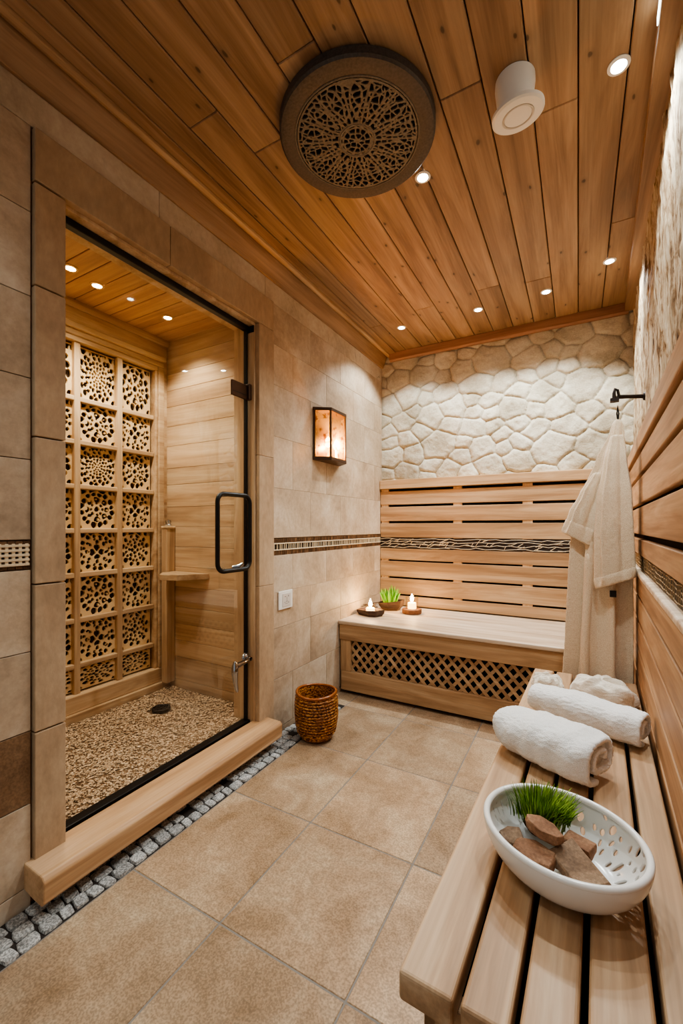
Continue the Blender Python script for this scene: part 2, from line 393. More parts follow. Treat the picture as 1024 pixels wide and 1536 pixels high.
# ================================================================== SETTING
# floor: tiles on a grout bed
g = MB(); g.box(-1.60, .5, -.8, YB+.1, -.05, -.0018, 1)
xs = [-1.245, -.867, -.47, -.08, .33]; ys = [-.56, -.09, .39, .857, 1.313, 1.795, 2.27, 2.745, 3.22]
for i in range(4):
    for j in range(8): g.box(xs[i]+.0025, xs[i+1]-.0025, ys[j]+.0025, ys[j+1]-.0025, -.03, 0, 0)
for j in range(8):
    if ys[j] > 2.2: g.box(XL-.02, xs[0]-.0025, ys[j]+.0025, ys[j+1]-.0025, -.03, 0, 0)
struct(g.build('floor', [M['tile'], M['grout']], bevel=.0015, bseg=1), 'sandy beige square stone floor tiles with grey grout')

# grey cobble border along the shower wall
g = MB(); g.box(XL-.03, -1.247, -.56, 2.27, -.03, -.0008, 1)
for c in range(3):
    y = -.5-random.random()*.03
    while y < 2.2:
        ln = random.uniform(.034, .062); h = .136/3
        cx = XL+.001+h*(c+.5)+.003*math.sin(y*23+c); cy = y+ln/2; w = h-.0025; l2 = ln-.003; sk = random.uniform(-.005, .005); poly = []
        for q in range(12):
            a = q*PI/6+.26; ca, sa = math.cos(a), math.sin(a); sc = 1/(abs(ca)**7+abs(sa)**7)**(1/7)
            poly.append((cx+ca*w/2*sc*random.uniform(.92, 1.0), cy+sa*l2/2*sc*random.uniform(.92, 1.0)+sk*ca))
        t = random.uniform(.003, .009)
        if random.random() < .96: g.loft([[(p, q, -.012) for p, q in poly], [(p, q, t*.5) for p, q in poly], [(cx+(p-cx)*.92, cy+(q-cy)*.92, t) for p, q in poly]], False, True)
        y += ln
struct(g.build('trim_1', [M['granite'], M['cobble_bed']], bevel=.0015, bseg=1, smooth=True, sharp=50), 'border of small grey granite cobbles along the tiled wall')

# ceiling boards running to the end wall
g = MB(); g.box(-1.6, .5, -.7, YB+.15, ZC+.018, ZC+.06, 1)
x = -1.30 - .13
while x < .36:
    x1 = x+.13; y0 = -.7
    while y0 < YB:
        yl = random.uniform(1.7, 3.4); y1 = min(YB+.02, y0+yl)
        if YB-y1 < .4: y1 = YB+.02
        g.box(x+.0018, x1-.0018, y0+.0006, y1-.0006, ZC, ZC+.02, 0); y0 = y1
    x = x1
struct(g.build('ceiling', [M['ceil'], M['dark']], bevel=.003, bseg=1), 'knotty cedar plank ceiling')

# cornices
def cornice(name, poly, fn, a, b, mat, label):
    g = MB()
    for k, p in enumerate(poly): g.prism(p, fn, a, b, 1 if k == 1 else 0)
    return struct(g.build(name, mat, bevel=.003), label)
cornice('trim_2', [[(0, 2.365), (.012, 2.365), (.05, ZC-.012), (.05, ZC), (0, ZC)], [(.05, ZC-.020), (.064, ZC-.026), (.078, ZC-.018), (.080, ZC), (.05, ZC)], [(.081, ZC-.008), (.13, ZC-.008), (.13, ZC), (.081, ZC)]],
        lambda a, b, d: (XL+a, d, b), -.7, YB-.001, [M['cornice_y'], M['wy']], 'cedar crown moulding above the tiled wall')
cornice('trim_3', [[(0, 2.405), (.022, 2.405), (.03, 2.415), (.03, ZC), (0, ZC)]],
        lambda a, b, d: (d, YB+.0-a, b), XL+.075, .27, M['cornice_x'], 'reddish cedar crown moulding above the cobbled wall')
g = MB(); g.prism([(-.014, 2.418), (.042, 2.410), (.042, ZC), (-.014, ZC)], lambda a, b, d: rw(a, d, b), -3.7, -.03)
struct(g.build('trim_4', M['cornice_y'], bevel=.003), 'slim cedar moulding above the rough stone wall')

# tiled wall with the door opening
OY0, OY1, OZ = .719, 1.62, 2.105
g = MB(); BX = XL-.012
g.box(BX-.13, BX, -.8, OY0-.002, -.05, 2.5, 2); g.box(BX-.13, BX, OY1+.002, YB+.1, -.05, 2.5, 2); g.box(BX-.13, BX, OY0-.002, OY1+.002, OZ+.002, 2.5, 2)
g.box(BX-.13, BX, OY0-.002, OY1+.002, -.05, .06, 2)
def tiles(y0, y1, zs, w, off, gap, mi=0, alt=None):
    for k in range(len(zs)-1):
        y = y0 - (off*(k % 2)); m = mi if not alt or k not in alt else alt[k]
        while y < y1:
            a, b = max(y, y0), min(y+w, y1)
            if b-a > .012: g.box(BX-.004, XL, a+gap, b-gap, zs[k]+gap, zs[k+1]-gap, m)
            y += w
tiles(-.8, .630, [-.02, .06, .297, .507, .736, .974], .48, 0, .0012, 0, {2: 3})
tiles(-.8, .630, [1.06, 1.292, 1.528, 1.766, 2.01, 2.26], .48, 0, .0012)
tiles(-.8, YB, [2.26, 2.45], .62, 0, .0007, 1)
tiles(1.738, YB, [-.02, .03, .295, .562], .36, .18, .0012)
tiles(1.738, YB, [.562, .75, .945], .36, .18, .0004)
tiles(1.738, YB, [1.037, 1.30, 1.57, 1.84, 2.05, 2.26], .36, .18, .0004)
struct(g.build('wall_left', [M['wtile'], M['wtile_pit'], M['wgrout'], M['wtile_dark']], bevel=.001, bseg=1), 'beige stone tiled wall')

# tile surround of the shower door, slightly proud of the wall
g = MB(); P_ = .013
for a, b in ((.062, .50), (.502, .93), (.932, 1.36), (1.362, 1.80), (1.802, 2.10)):
    g.box(XL-.05, XL+P_, .634, OY0, a, b-.002)
for a, b in ((.634, 1.1), (1.101, 1.736)): g.box(XL-.05, XL+P_, a, b-.001, OZ+.0, 2.258)
for a, b in ((.062, .80), (.801, 1.45), (1.451, 2.103)): g.box(XL-.05, XL+P_, OY1, 1.736, a, b)
struct(g.build('trim_5', M['surround'], bevel=.0025, bseg=2), 'tan stone surround framing the shower opening')
# wooden lining of the opening
g = MB(); g.box(XL-.145, XL-.012, OY0, OY1, OZ-.012, OZ+.001); g.box(XL-.145, XL-.012, OY1-.010, OY1+.002, .06, OZ-.012); g.box(XL-.145, XL-.012, OY0-.002, OY0+.004, .06, OZ-.012)
struct(g.build('trim_6', M['shower_z'], bevel=.002), 'wooden lining inside the shower opening')

# end wall of rounded field stones
def cobblewall():
    W0, W1, Z0, Z1 = XL-.03, .36, 1.30, 2.50; rs = np.random.RandomState(21)
    pts = []; tries = 0
    while tries < 16000:
        tries += 1; p = np.array([rs.uniform(W0, W1), rs.uniform(Z0, Z1)]); r = rs.choice([.055, .070, .088, .112], p=[.24, .34, .26, .16])
        if tries > 3000: r = .05
        if all(np.hypot((p[0]-q[0])*.88, (p[1]-q[1])*1.1) > .86*(r+q[2]) for q in pts): pts.append((p[0], p[1], r))
    P = np.array(pts); nu, nv = 330, 230
    X, Z = np.meshgrid(np.linspace(W0, W1, nu), np.linspace(Z0, Z1, nv), indexing='ij'); X, Z = X.ravel(), Z.ravel()
    q = np.stack([X*7, Z*7, X*0], 1); wx = (vnoise(q, 3, 3)-.5)*.05; wz = (vnoise(q, 4, 3)-.5)*.05
    D = (np.sqrt(((X+wx)[:, None]-P[None, :, 0])**2*.8 + ((Z+wz)[:, None]-P[None, :, 1])**2*1.15) - P[None, :, 2]*.85)
    o = np.argsort(D, 1)[:, :3]; F3 = np.take_along_axis(D, o[:, 2:], 1)[:, 0]; F1 = np.take_along_axis(D, o[:, :1], 1)[:, 0]; F2 = np.take_along_axis(D, o[:, 1:2], 1)[:, 0]
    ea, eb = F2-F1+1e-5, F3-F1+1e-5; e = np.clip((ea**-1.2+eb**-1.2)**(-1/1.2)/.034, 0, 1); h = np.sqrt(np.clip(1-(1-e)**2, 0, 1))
    sid = rs.rand(len(P))[o[:, 0]]
    n = vnoise(np.stack([X*30, Z*30, X*0], 1), 9, 4)
    d = h*.020 + (n-.5)*.013 + sid*.006*h
    pts3 = np.stack([X, YB+.026-d, Z], 1)
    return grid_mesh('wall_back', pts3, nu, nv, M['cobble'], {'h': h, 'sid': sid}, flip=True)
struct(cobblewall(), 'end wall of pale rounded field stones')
g = MB(); g.box(XL-.2, .5, YB+.03, YB+.12, -.05, 2.55); struct(g.build('wall_back.001', M['wgrout']), 'wall behind the end wall panelling')

# bench-side wall of rough split stone
def barkwall():
    nu, nv = 640, 190; Y0, Y1, Z0, Z1 = -3.75, .02, 1.30, 2.49
    Y, Z = np.meshgrid(np.linspace(Y0, Y1, nu), np.linspace(Z0, Z1, nv), indexing='ij'); Y, Z = Y.ravel(), Z.ravel()
    wob = vnoise(np.stack([Y*4, Z*3, Y*0], 1), 5, 3)*1.2
    h = vnoise(np.stack([Y*26+wob*2, Z*4.5, wob], 1), 6, 5, .6); r = 1-np.abs(2*h-1)
    h2 = vnoise(np.stack([Y*9+wob, Z*1.7, Y*0+5], 1), 8, 3)
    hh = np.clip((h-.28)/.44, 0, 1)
    d = hh*.018 + (h2-.5)*.014
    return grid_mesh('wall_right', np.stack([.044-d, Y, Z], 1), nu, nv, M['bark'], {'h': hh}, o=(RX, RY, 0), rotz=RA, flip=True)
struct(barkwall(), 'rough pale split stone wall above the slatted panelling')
g = MB(); g.box(.05, .14, -3.75, .02, -.05, 2.55)
o = g.build('wall_right.001', M['wgrout']); o.location = (RX, RY, 0); o.rotation_euler = (0, 0, RA); struct(o, 'wall behind the slatted panelling')

# shower alcove
SX, SY0, SY1, SZ = -2.20, .63, 1.74, 2.225
g = MB(); g.box(SX-.02, BX-.13, SY1+.012, SY1+.10, 0, 2.4, 1)
z = .06
while z < 2.3:
    z1 = z+random.choice([.10, .12, .12, .135]); g.box(SX-.02, BX-.131, SY1, SY1+.015, z+.0007, z1-.0007); z = z1
struct(g.build('wall_shower_side', [M['shower_x'], M['dark']], bevel=.0015, bseg=1), 'horizontal planked side wall of the shower alcove')
g = MB(); g.box(SX-.02, BX-.131, SY0-.1, SY0, 0, 2.4); struct(g.build('wall_shower_near', M['shower_x']), 'near side wall of the shower alcove')
g = MB(); g.box(SX-.14, SX-.06, SY0-.1, SY1+.1, 0, 2.4); g.box(SX-.06, SX, SY0, SY1, 2.115, 2.4); g.box(SX-.06, SX, SY0, SY1, 0, .15); g.box(SX-.06, SX, 1.715, SY1, .15, 2.115); g.box(SX-.06, SX, SY0, .70, .15, 2.115)
struct(g.build('wall_shower_back', M['shower_y'], bevel=.002), 'wooden rear wall of the shower alcove')
g = MB(); g.box(SX-.1, BX-.131, SY0-.1, SY1+.1, SZ+.016, SZ+.05, 1)
y = SY0
while y < SY1: g.box(SX, BX-.132, y+.002, y+.092-.002, SZ, SZ+.018); y += .092
struct(g.build('ceiling_shower', [M['shower_ceil'], M['dark']], bevel=.002, bseg=1), 'cedar plank ceiling of the shower alcove')
g = MB(); g.prism([(0, 0), (.014, 0), (.022, .02), (.022, .035), (0, .035)], lambda a, b, d: (SX+a, d, SZ-.035+b), SY0, SY1)
struct(g.build('trim_7', M['shower_y'], bevel=.002), 'small cornice at the top of the shower rear wall')
g = MB(); g.box(SX, BX-.13, SY0, SY1, .0, .09); struct(g.build('floor_shower', M['gravelbed']), 'base of the shower floor')
g = MB(); g.box(SX+.001, SX+.03, SY0+.001, SY1-.001, .091, .165); struct(g.build('baseboard_shower', M['shower_y'], bevel=.002), 'low board along the shower rear wall')

# shower gravel: uncountable
def gravel():
    nu, nv = 150, 190; X0, X1, Y0, Y1 = SX+.032, -1.463, SY0+.003, SY1-.003
    X, Y = np.meshgrid(np.linspace(X0, X1, nu), np.linspace(Y0, Y1, nv), indexing='ij'); X, Y = X.ravel(), Y.ravel(); Y = np.where(X > -1.532, np.clip(Y, .727, 1.606), Y)
    h = vnoise(np.stack([X*6, Y*6, X*0], 1), 2, 3)*.014 + vnoise(np.stack([X*70, Y*70, X*0], 1), 3, 3)*.012
    h = h - .02*np.clip((.075-np.hypot(X+1.93, Y-1.49))/.02, 0, 1)
    ob = grid_mesh('shower_gravel', np.stack([X, Y, .114+h], 1), nu, nv, M['gravelbed'], {}, flip=False)
    me0 = ob.data; bpy.data.objects.remove(ob)
    v0 = [tuple(v.co) for v in me0.vertices]; f0 = [tuple(p.vertices) for p in me0.polygons]
    g = MB(); g.add(v0, f0, 1, .5)
    base = [(0, 0, 1), (.9, 0, .3), (.3, .85, .3), (-.7, .5, .3), (-.7, -.5, .3), (.3, -.85, .3), (0, 0, -.6)]
    fc = [(0, 1, 2), (0, 2, 3), (0, 3, 4), (0, 4, 5), (0, 5, 1), (6, 2, 1), (6, 3, 2), (6, 4, 3), (6, 5, 4), (6, 1, 5)]
    for _ in range(15000):
        x, y = random.uniform(X0+.006, X1-.006), random.uniform(Y0+.006, Y1-.006)
        if x > -1.536 and not .732 < y < 1.602: continue
        if math.hypot(x+1.93, y-1.49) < .058: continue
        i = int((x-X0)/(X1-X0)*(nu-1)); j = int((y-Y0)/(Y1-Y0)*(nv-1)); z = .114+h[i*nv+j]
        s = random.uniform(.003, .0075); a = random.random()*6.3; ca, sa = math.cos(a), math.sin(a); k = random.uniform(.6, 1.1); kz = random.uniform(.5, .9)
        g.add([(x+s*(px*ca-py*k*sa), y+s*(px*sa+py*k*ca), z+s*.3+s*pz*kz) for px, py, pz in base], fc, 0)
    return g.build('shower_gravel', [M['gravel'], M['gravelbed']], smooth=True, sharp=50, o=((X0+X1)/2, (Y0+Y1)/2, .1))
tag(gravel(), 'loose tan gravel covering the shower floor', 'gravel', kind='stuff')
# drain grate lying in the gravel
t = thing('shower_drain', 'dark round drain grate set in the shower gravel', 'drain', (-1.93, 1.49, .1315))
g = MB(); g.lathe([(.046, -.01), (.046, .006), (.040, .009), (.036, .006), (.036, -.01)], seg=28); g.build('rim', M['iron'], t, smooth=True)
g = MB()
for k in range(-3, 4): w = math.sqrt(.0365**2-(k*.0095)**2); g.box(-w, w, k*.0095-.0022, k*.0095+.0022, -.006, .004)
g.build('grate', M['iron'], t)

# ================================================================== SHOWER FITTINGS
# carved fretwork screen
FX = SX
t = thing('fretwork_screen', 'carved pale wood fretwork screen on the rear wall of the shower', 'screen', (FX, 1.20, .15)); O = (FX, 1.20, .15)
fy0, fy1, fz0, fz1 = .757, 1.655, .25, 2.03
g = MB()
for (a, b, c, d) in ((.70, 1.713, fz1+.025, 2.115), (.70, 1.713, .165, fz0)): g.box(FX-.055, FX+.012, a, b, c, d)
for (a, b) in ((.70, fy0), (fy1+.018, 1.713)): g.box(FX-.055, FX+.012, a, b, fz0, fz1+.025)
g.build('outer_frame', M['shower_y'], t, O, bevel=.006, bseg=3)
g = MB(); g.box(FX-.055, FX+.026, .70, 1.713, 2.085, 2.114); g.box(FX-.05, FX+.004, fy0, fy1+.018, fz1, fz1+.026); g.box(FX-.05, FX+.004, fy1, fy1+.018, fz0, fz1)
g.build('moulding', M['shower_y'], t, O, bevel=.005, bseg=3)
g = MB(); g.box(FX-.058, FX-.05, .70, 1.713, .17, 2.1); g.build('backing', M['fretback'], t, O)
cols = [fy0, .985, 1.212, 1.44, fy1]; rows = [fz0, .39, .62, .85, 1.075, 1.30, 1.525, 1.745, fz1]
for c in cols[1:-1]: MB().box(FX-.045, FX-.006, c-.0155, c+.0155, fz0, fz1).build('mullion', M['shower_z'], t, O, bevel=.004)
for r in rows[1:-1]: MB().box(FX-.043, FX-.008, fy0, fy1, r-.0125, r+.0125).build('crossbar', M['shower_y'], t, O, bevel=.004)
def fret_field(seed, style):
    rs = np.random.RandomState(seed); S_ = []
    if style == 0: rings = [(0, 1, .085), (.15, 8, .05), (.26, 8, .09), (.27, 8, .05), (.40, 16, .085)]
    elif style == 1: rings = [(.085, 4, .07), (.19, 8, .06), (.29, 16, .06), (.40, 12, .085)]
    elif style == 2: rings = [(0, 1, .03), (.07, 6, .03), (.13, 10, .035), (.20, 14, .042), (.28, 18, .05), (.37, 16, .06), (.45, 18, .07)]
    else: rings = [(.12, 4, .10), (.20, 4, .05), (.27, 8, .06), (.34, 12, .055), (.43, 16, .075)]
    for r, n, s in rings:
        for k in range(n):
            a = 2*PI*(k+.5*(n > 8))/n+rs.uniform(-.06, .06); rr = r*rs.uniform(.97, 1.03)
            S_.append((rr*math.cos(a), rr*math.sin(a), s*rs.uniform(.85, 1.12)))
    for x in np.linspace(-.38, .38, 4): S_.append((x, .47, .115))
    for sx in (-1, 1):
        for sy in (-1, 1): S_.append((sx*.46, sy*.46, .1))
    S_ = np.array(S_)
    def f(u, v):
        q = np.stack([u*9, v*9, u*0+seed], 1); uu = u+(vnoise(q, seed, 2)-.5)*.045; vv = v+(vnoise(q, seed+50, 2)-.5)*.045
        d = np.hypot(uu[:, None]-S_[None, :, 0], vv[:, None]-S_[None, :, 1]) ; k = np.sort(d/ S_[None, :, 2]*.08, 1)
        hole = np.minimum((k[:, 1]-k[:, 0])-.014, .066-k[:, 0])
        edge = .485-np.maximum(np.abs(u), np.abs(v))
        return np.where(edge < .0, 1., -hole)
    return f
fret_meshes = []
for s_ in range(5):
    mb = MB(); perforated(mb, fret_field(11+s_, s_ % 4), 54, 54, -.5, .5, -.5, .5, lambda u, v: (0, u, v))
    o_ = mb.build('fretwork_panel', M['fret'], t, smooth=False, solid=.012); fret_meshes.append(o_)
first = True; k = 0
for j in range(8):
    for i in range(4):
        src = fret_meshes[(i*3+j*2+(j//3)) % 5]
        p = src if (k < 5 and src not in [q for q in fret_meshes if q.get('used')]) else src.copy()
        if p is src: src['used'] = 1
        else:
            COL.objects.link(p); p.parent = t
        cy, cz = (cols[i]+cols[i+1])/2, (rows[j]+rows[j+1])/2
        p.location = (-.030, cy-O[1], cz-O[2]); p.scale = (1, cols[i+1]-cols[i]-.024, rows[j+1]-rows[j]-.019)
        if (i+j) % 2: p.scale.y *= -1
        k += 1
for s_ in fret_meshes:
    if 'used' in s_: del s_['used']

# corner post and corner shelf
g = MB(); g.box(SX+.028, SX+.075, SY1-.062, SY1-.002, .166, 1.085); g.box(SX+.027, SX+.079, SY1-.066, SY1-.001, 1.085, 1.10)
tag(g.build('corner_post', M['shower_z'], None, (SX+.05, SY1-.03, .166), bevel=.004), 'short square wooden post in the shower corner', 'post')
g = MB(); g.lathe([(.0, 0), (.018, 0), (.021, .006), (.014, .014), (.018, .022), (.015, .034), (0, .038)], seg=20)
tag(g.build('metal_stopper', M['chrome'], None, (0, 0, 0), smooth=True), 'tiny chrome stopper standing on top of the shower corner post', 'stopper').location = (SX+.053, SY1-.034, 1.101)
zs = .795
g = MB(); g.prism([(SX+.08, SY1-.003), (SX+.08, SY1-.10), (SX+.15, SY1-.17), (SX+.26, SY1-.14), (SX+.36, SY1-.003)], lambda a, b, d: (a, b, d), zs, zs+.034)
tag(g.build('corner_shelf', M['shower_x'], None, (SX+.15, SY1-.05, zs), bevel=.003), 'small angular wooden shelf in the shower corner', 'shelf')

# glass door
GX = -1.44
t = thing('shower_door', 'frameless glass shower door with black metal rails and loop handle', 'door', (GX, 1.16, .10)); O = (GX, 1.16, .10)
MB().box(GX-.004, GX+.004, .727, 1.597, .135, 2.07).build('glass_pane', M['glass'], t, O)
MB().box(GX-.015, GX+.014, .725, 1.607, 2.068, 2.092).build('top_rail', M['black'], t, O, bevel=.003)
MB().box(GX-.02, GX+.02, .725, 1.609, .112, .14).build('bottom_rail', M['black'], t, O, bevel=.003)
MB().box(GX-.009, GX+.009, 1.592, 1.605, .141, 2.067).build('edge_seal', M['black'], t, O, bevel=.003)
g = MB(); g.prism([(1.607, 2.088), (1.609, 2.055), (1.575+.034, 2.05), (1.609, 2.09)], lambda a, b, d: (d, a, b), GX-.01, GX+.03)
g = MB(); g.box(GX-.01, GX+.045, 1.606, 1.6095, 2.058, 2.09); g.build('corner_bracket', M['black'], t, O, bevel=.001)
h = MB().box(GX+.005, GX+.016, 1.488, 1.590, 1.722, 1.795).build('hinge', M['bronze'], t, O, bevel=.003)
MB().box(GX+.016, GX+.0175, 1.492, 1.586, 1.741, 1.744).build('hinge_groove', M['black'], h, O)
MB().box(GX+.003, GX+.03, 1.590, 1.6095, 1.722, 1.80).build('hinge_plate', M['bronze'], h, O, bevel=.003)
def rrect(a0, a1, b0, b1, r, n=6):
    out = []
    for (ca, cb, st) in ((a1-r, b1-r, 0), (a0+r, b1-r, 1), (a0+r, b0+r, 2), (a1-r, b0+r, 3)):
        for q in range(n+1): an = (st+q/n)*PI/2; out.append((ca+r*math.cos(an), cb+r*math.sin(an)))
    return out
hp = [(1.43, 1.245), (1.605, 1.245), (1.632, 1.21), (1.632, .935), (1.605, .895), (1.43, .895), (1.402, .935), (1.402, 1.21)]
hx = GX+.05
hd = MB().tube([(hx, a, b) for a, b in rrect(1.362, 1.572, .895, 1.245, .038)], .0105, 12, closed=True).build('pull_handle', M['black'], t, O, smooth=True, sharp=80)
g = MB(); g.tube([(GX+.004, 1.44, .90), (hx-.006, 1.44, .897)], .008, 14); g.tube([(GX+.02, 1.485, .905), (GX+.05, 1.505, .91), (GX+.06, 1.515, .925)], [.009, .012, .008], 14)
g.build('handle_mount', M['chrome'], hd, O, smooth=True)
g = MB(); g.tube([(GX+.004, 1.44, 1.243), (hx, 1.44, 1.243)], .007, 12); g.build('handle_mount', M['black'], hd, O, smooth=True)
# chrome lever by the door edge
lv = MB().lathe([(0, 0), (.034, 0), (.034, .006), (.026, .014), (.012, .018), (.012, .04)], seg=26)
lv.v = [(GX+.0095+z, 1.583+y*.75, .452+x*.75) for x, y, z in lv.v]
lo = lv.build('lever_rosette', M['chrome'], t, O, smooth=True)
g = MB(); g.tube([(GX+.03, 1.583, .452), (GX+.05, 1.545, .452), (GX+.058, 1.47, .450)], [.011, .010, .014], 14)
g.build('lever_spindle', M['chrome'], lo, O, smooth=True)
g = MB(); g.tube([(GX+.060, 1.460, .475), (GX+.064, 1.457, .455), (GX+.062, 1.457, .42), (GX+.060, 1.463, .38), (GX+.060, 1.470, .345), (GX+.060, 1.476, .33)], [.006, .015, .015, .011, .009, .005], 14)
g.build('lever', M['chrome'], lo, O, smooth=True)

# threshold beam
g = MB(); g.prism([(XL-.028, .062), (XL+.05, .050), (XL+.094, .048), (XL+.104, .060), (XL+.106, .118), (XL+.094, .131), (XL-.028, .134)], lambda a, b, d: (a, d, b), .612, 1.685)
g.v = [(x, y, z) for x, y, z in g.v]
tag(g.build('shower_threshold', M['curb'], None, (XL+.05, 1.15, .03), bevel=.004), 'thick pale wooden threshold beam below the shower door', 'threshold')

# ================================================================== TILE BANDS
def pale_band(name, y0, y1, z0, z1, label, weave=False):
    g = MB(); g.box(XL-.016, XL-.004, y0, y1, z0, z1); 
    n = int((y1-y0)/.019)
    for k in range(n):   # dark glass chips in the outer rows
        a = y0+(y1-y0)*k/n; b = y0+(y1-y0)*(k+1)/n
        for c, d in ((z0+.001, z0+.026), (z1-.026, z1-.001)): g.box(XL-.006, XL-.001, a+.0008, b-.0008, c, d, 1)
    ob = struct(g.build(name, [M['band_dark'], M['band_chip']]), label)
    g = MB(); h = z1-z0
    if not weave:
        for z in (z0+.028, z1-.028): g.box(XL-.006, XL+.003, y0, y1, z-.003, z+.003)
        y = y0+.004
        while y < y1: g.box(XL-.006, XL+.002, y-.0022, y+.0022, z0+.03, z1-.03); y += random.uniform(.015, .028)
    else:
        y = y1-.010
        while y > y0: g.box(XL-.006, XL+.002, y-.004, y+.004, z0+.012, z1-.008); y -= .0165
        for k in range(5): z = z0+.014+k*(h-.028)/4; g.box(XL-.006, XL+.004, y0, y1-.004, z-.0035, z+.0035)
    g.build('pale_grid', M['band_pale'], ob, bevel=.0008, bseg=1)
M['band_dark'] = flat('band_dark', S(40, 28, 20), .5, .4); M['band_pale'] = flat('band_pale', S(222, 202, 170), .5, .3, nscale=80)
M['band_tan'] = flat('band_tan', S(168, 144, 110), .6, .3, nscale=80)
M['band_chip'] = stone('band_chip', S(58, 42, 30), S(92, 68, 48), S(128, 98, 70), scale=20, rough=.3, var=.8)
pale_band('trim_8', 1.748, YB-.002, .945, 1.035, 'mosaic band of dark chips and pale ladder grid on the tiled wall')
pale_band('trim_9', -.8, .629, .976, 1.058, 'woven pale lattice inset in the tiled wall beside the shower surround', True)

# ================================================================== END WALL BACKREST + BENCH
FY = YB-.035
t = thing('slatted_wainscot', 'slatted wooden wainscot panel below the field stone wall', 'wall panelling', (-.58, FY, .49)); O = (-.58, FY, .49)
x0, x1 = XL+.003, .245
MB().box(x0, x1, FY-.016, YB+.028, 1.392, 1.462).build('cap_rail', M['wx'], t, O, bevel=.004)
for a, b in ((1.268, 1.372), (1.139, 1.250), (1.012, 1.121), (.836, .924), (.703, .824), (.570, .689), (.482, .556)):
    MB().box(x0, x1, FY, FY+.022, a, b).build('slat', M['wx'], t, O, bevel=.003)
for xa in (XL+.01, -.80, -.33, .18): MB().box(xa, xa+.062, FY+.003, FY+.024, .482, 1.391).build('batten', M['wz'], t, O, bevel=.001)
MB().box(x0, x1, FY+.0245, FY+.034, .482, 1.391).build('backing', M['dark'], t, O)
g = MB(); g.box(x0, x1, FY+.0005, FY+.0025, .927, 1.009, 1)
random.seed(5)
for k in range(4):
    x = x0; z = .934+k*.0225; pts = []
    while x < x1: pts.append((x, FY-.0005, min(1.004, max(.931, z+random.uniform(-.008, .008))))); x += random.uniform(.03, .07)
    pts.append((x1, FY-.0005, z)); g.tube(pts, .0018, 5, mi=0)
for k in range(70):
    x = random.uniform(x0+.05, x1-.08); z = random.choice([.936, .958, .98]); g.tube([(x, FY-.0005, z), (x+random.uniform(.01, .06), FY-.001, z+random.choice([.022, -.004, .02]))], .0016, 5)
g.build('mosaic_strip', [M['band_pale'], M['band_dark']], t, O)

t = thing('end_bench', 'wooden bench with bleached top and lattice front against the end wall', 'bench', (-.58, 2.75, 0)); O = (-.58, 2.75, 0)
bx0, bx1 = XL+.004, .222; by = 2.43
MB().box(bx0, bx1, by-.012, FY-.018, .455, .48).build('seat_top', M['top'], t, O, bevel=.006, bseg=3)
MB().box(bx0+.002, bx1-.004, by, by+.03, .352, .454).build('apron', M['wx'], t, O, bevel=.004)
MB().box(bx0+.012, bx1-.004, by+.004, by+.034, .022, .148).build('bottom_rail', M['wx'], t, O, bevel=.004)
for xa in (bx0+.008, bx1-.09): MB().box(xa, xa+.075, by+.006, by+.05, .149, .351).build('post', M['wz'], t, O, bevel=.003)
for xa in (bx0+.05, bx1-.1):
    for yy in (by+.06, FY-.1): MB().box(xa, xa+.06, yy, yy+.06, 0, .454).build('leg', M['wz'], t, O)
MB().box(bx0+.02, bx1-.02, by+.052, by+.058, .0, .40).build('backing', M['dark'], t, O)  # dark sheet standing in for the shade inside the bench
def clip(poly, ax, val, keep_less):
    out = []
    for i in range(len(poly)):
        p, q = poly[i], poly[(i+1) % len(poly)]; ip = (p[ax] <= val) == keep_less; iq = (q[ax] <= val) == keep_less
        if ip: out.append(p)
        if ip != iq: k = (val-p[ax])/(q[ax]-p[ax]); out.append((p[0]+(q[0]-p[0])*k, p[1]+(q[1]-p[1])*k))
    return out
g = MB(); lx0, lx1, lz0, lz1 = bx0+.084, bx1-.09, .149, .351; w = .0115
for sgn, ya in ((1, by+.024), (-1, by+.018)):
    c = lx0-.3
    while c < lx1+.3:
        dz = lz1-lz0+.1; p = [(c-w, lz0-.05), (c+w, lz0-.05), (c+w+sgn*dz*.86, lz1+.05), (c-w+sgn*dz*.86, lz1+.05)]
        for ax, val, kl in ((0, lx0, False), (0, lx1, True), (1, lz0, False), (1, lz1, True)): p = clip(p, ax, val, kl) if len(p) > 2 else []
        if len(p) > 2: g.prism(p, lambda a, b, d: (a, d, b), ya, ya+.006)
        c += .060
g.build('lattice', M['wx'], t, O)

# ================================================================== BENCH-SIDE WALL PANELLING + SLATTED BENCH
def rthing(name, label, cat, b): return thing(name, label, cat, rw(*b), RA)
B_ = (0, -1.9, .0)
t = rthing('slatted_wainscot', 'slatted wooden panelling on the wall behind the slatted bench', 'wall panelling', B_)
ya, yb = -3.70, -.045
MB().box(-.010, .038, ya, yb, 1.422, 1.490).build('cap_rail', M['wall_slat'], t, B_, bevel=.004)
for a, b in ((1.325, 1.408), (1.197, 1.304), (1.064, 1.180), (.976, 1.043)):
    MB().box(.0, .022, ya, yb, a, b).build('slat', M['wall_slat'], t, B_, bevel=.003)
for a, b in ((.808, .886), (.704, .797), (.588, .693), (.471, .577), (.353, .460), (.233, .342), (.113, .222), (.0, .102)):
    MB().box(-.008, .022, ya, yb, a, b).build('slat', M['wall_slat'], t, B_, bevel=.003)
MB().box(-.012, .022, ya, yb, .887, .908).build('ledge', M['top'], t, B_, bevel=.006, bseg=3)
MB().box(.0225, .034, ya, yb, .0, 1.42).build('backing', M['dark'], t, B_)
g = MB(); g.box(.012, .022, ya, yb, .909, .975, 1)
random.seed(8)
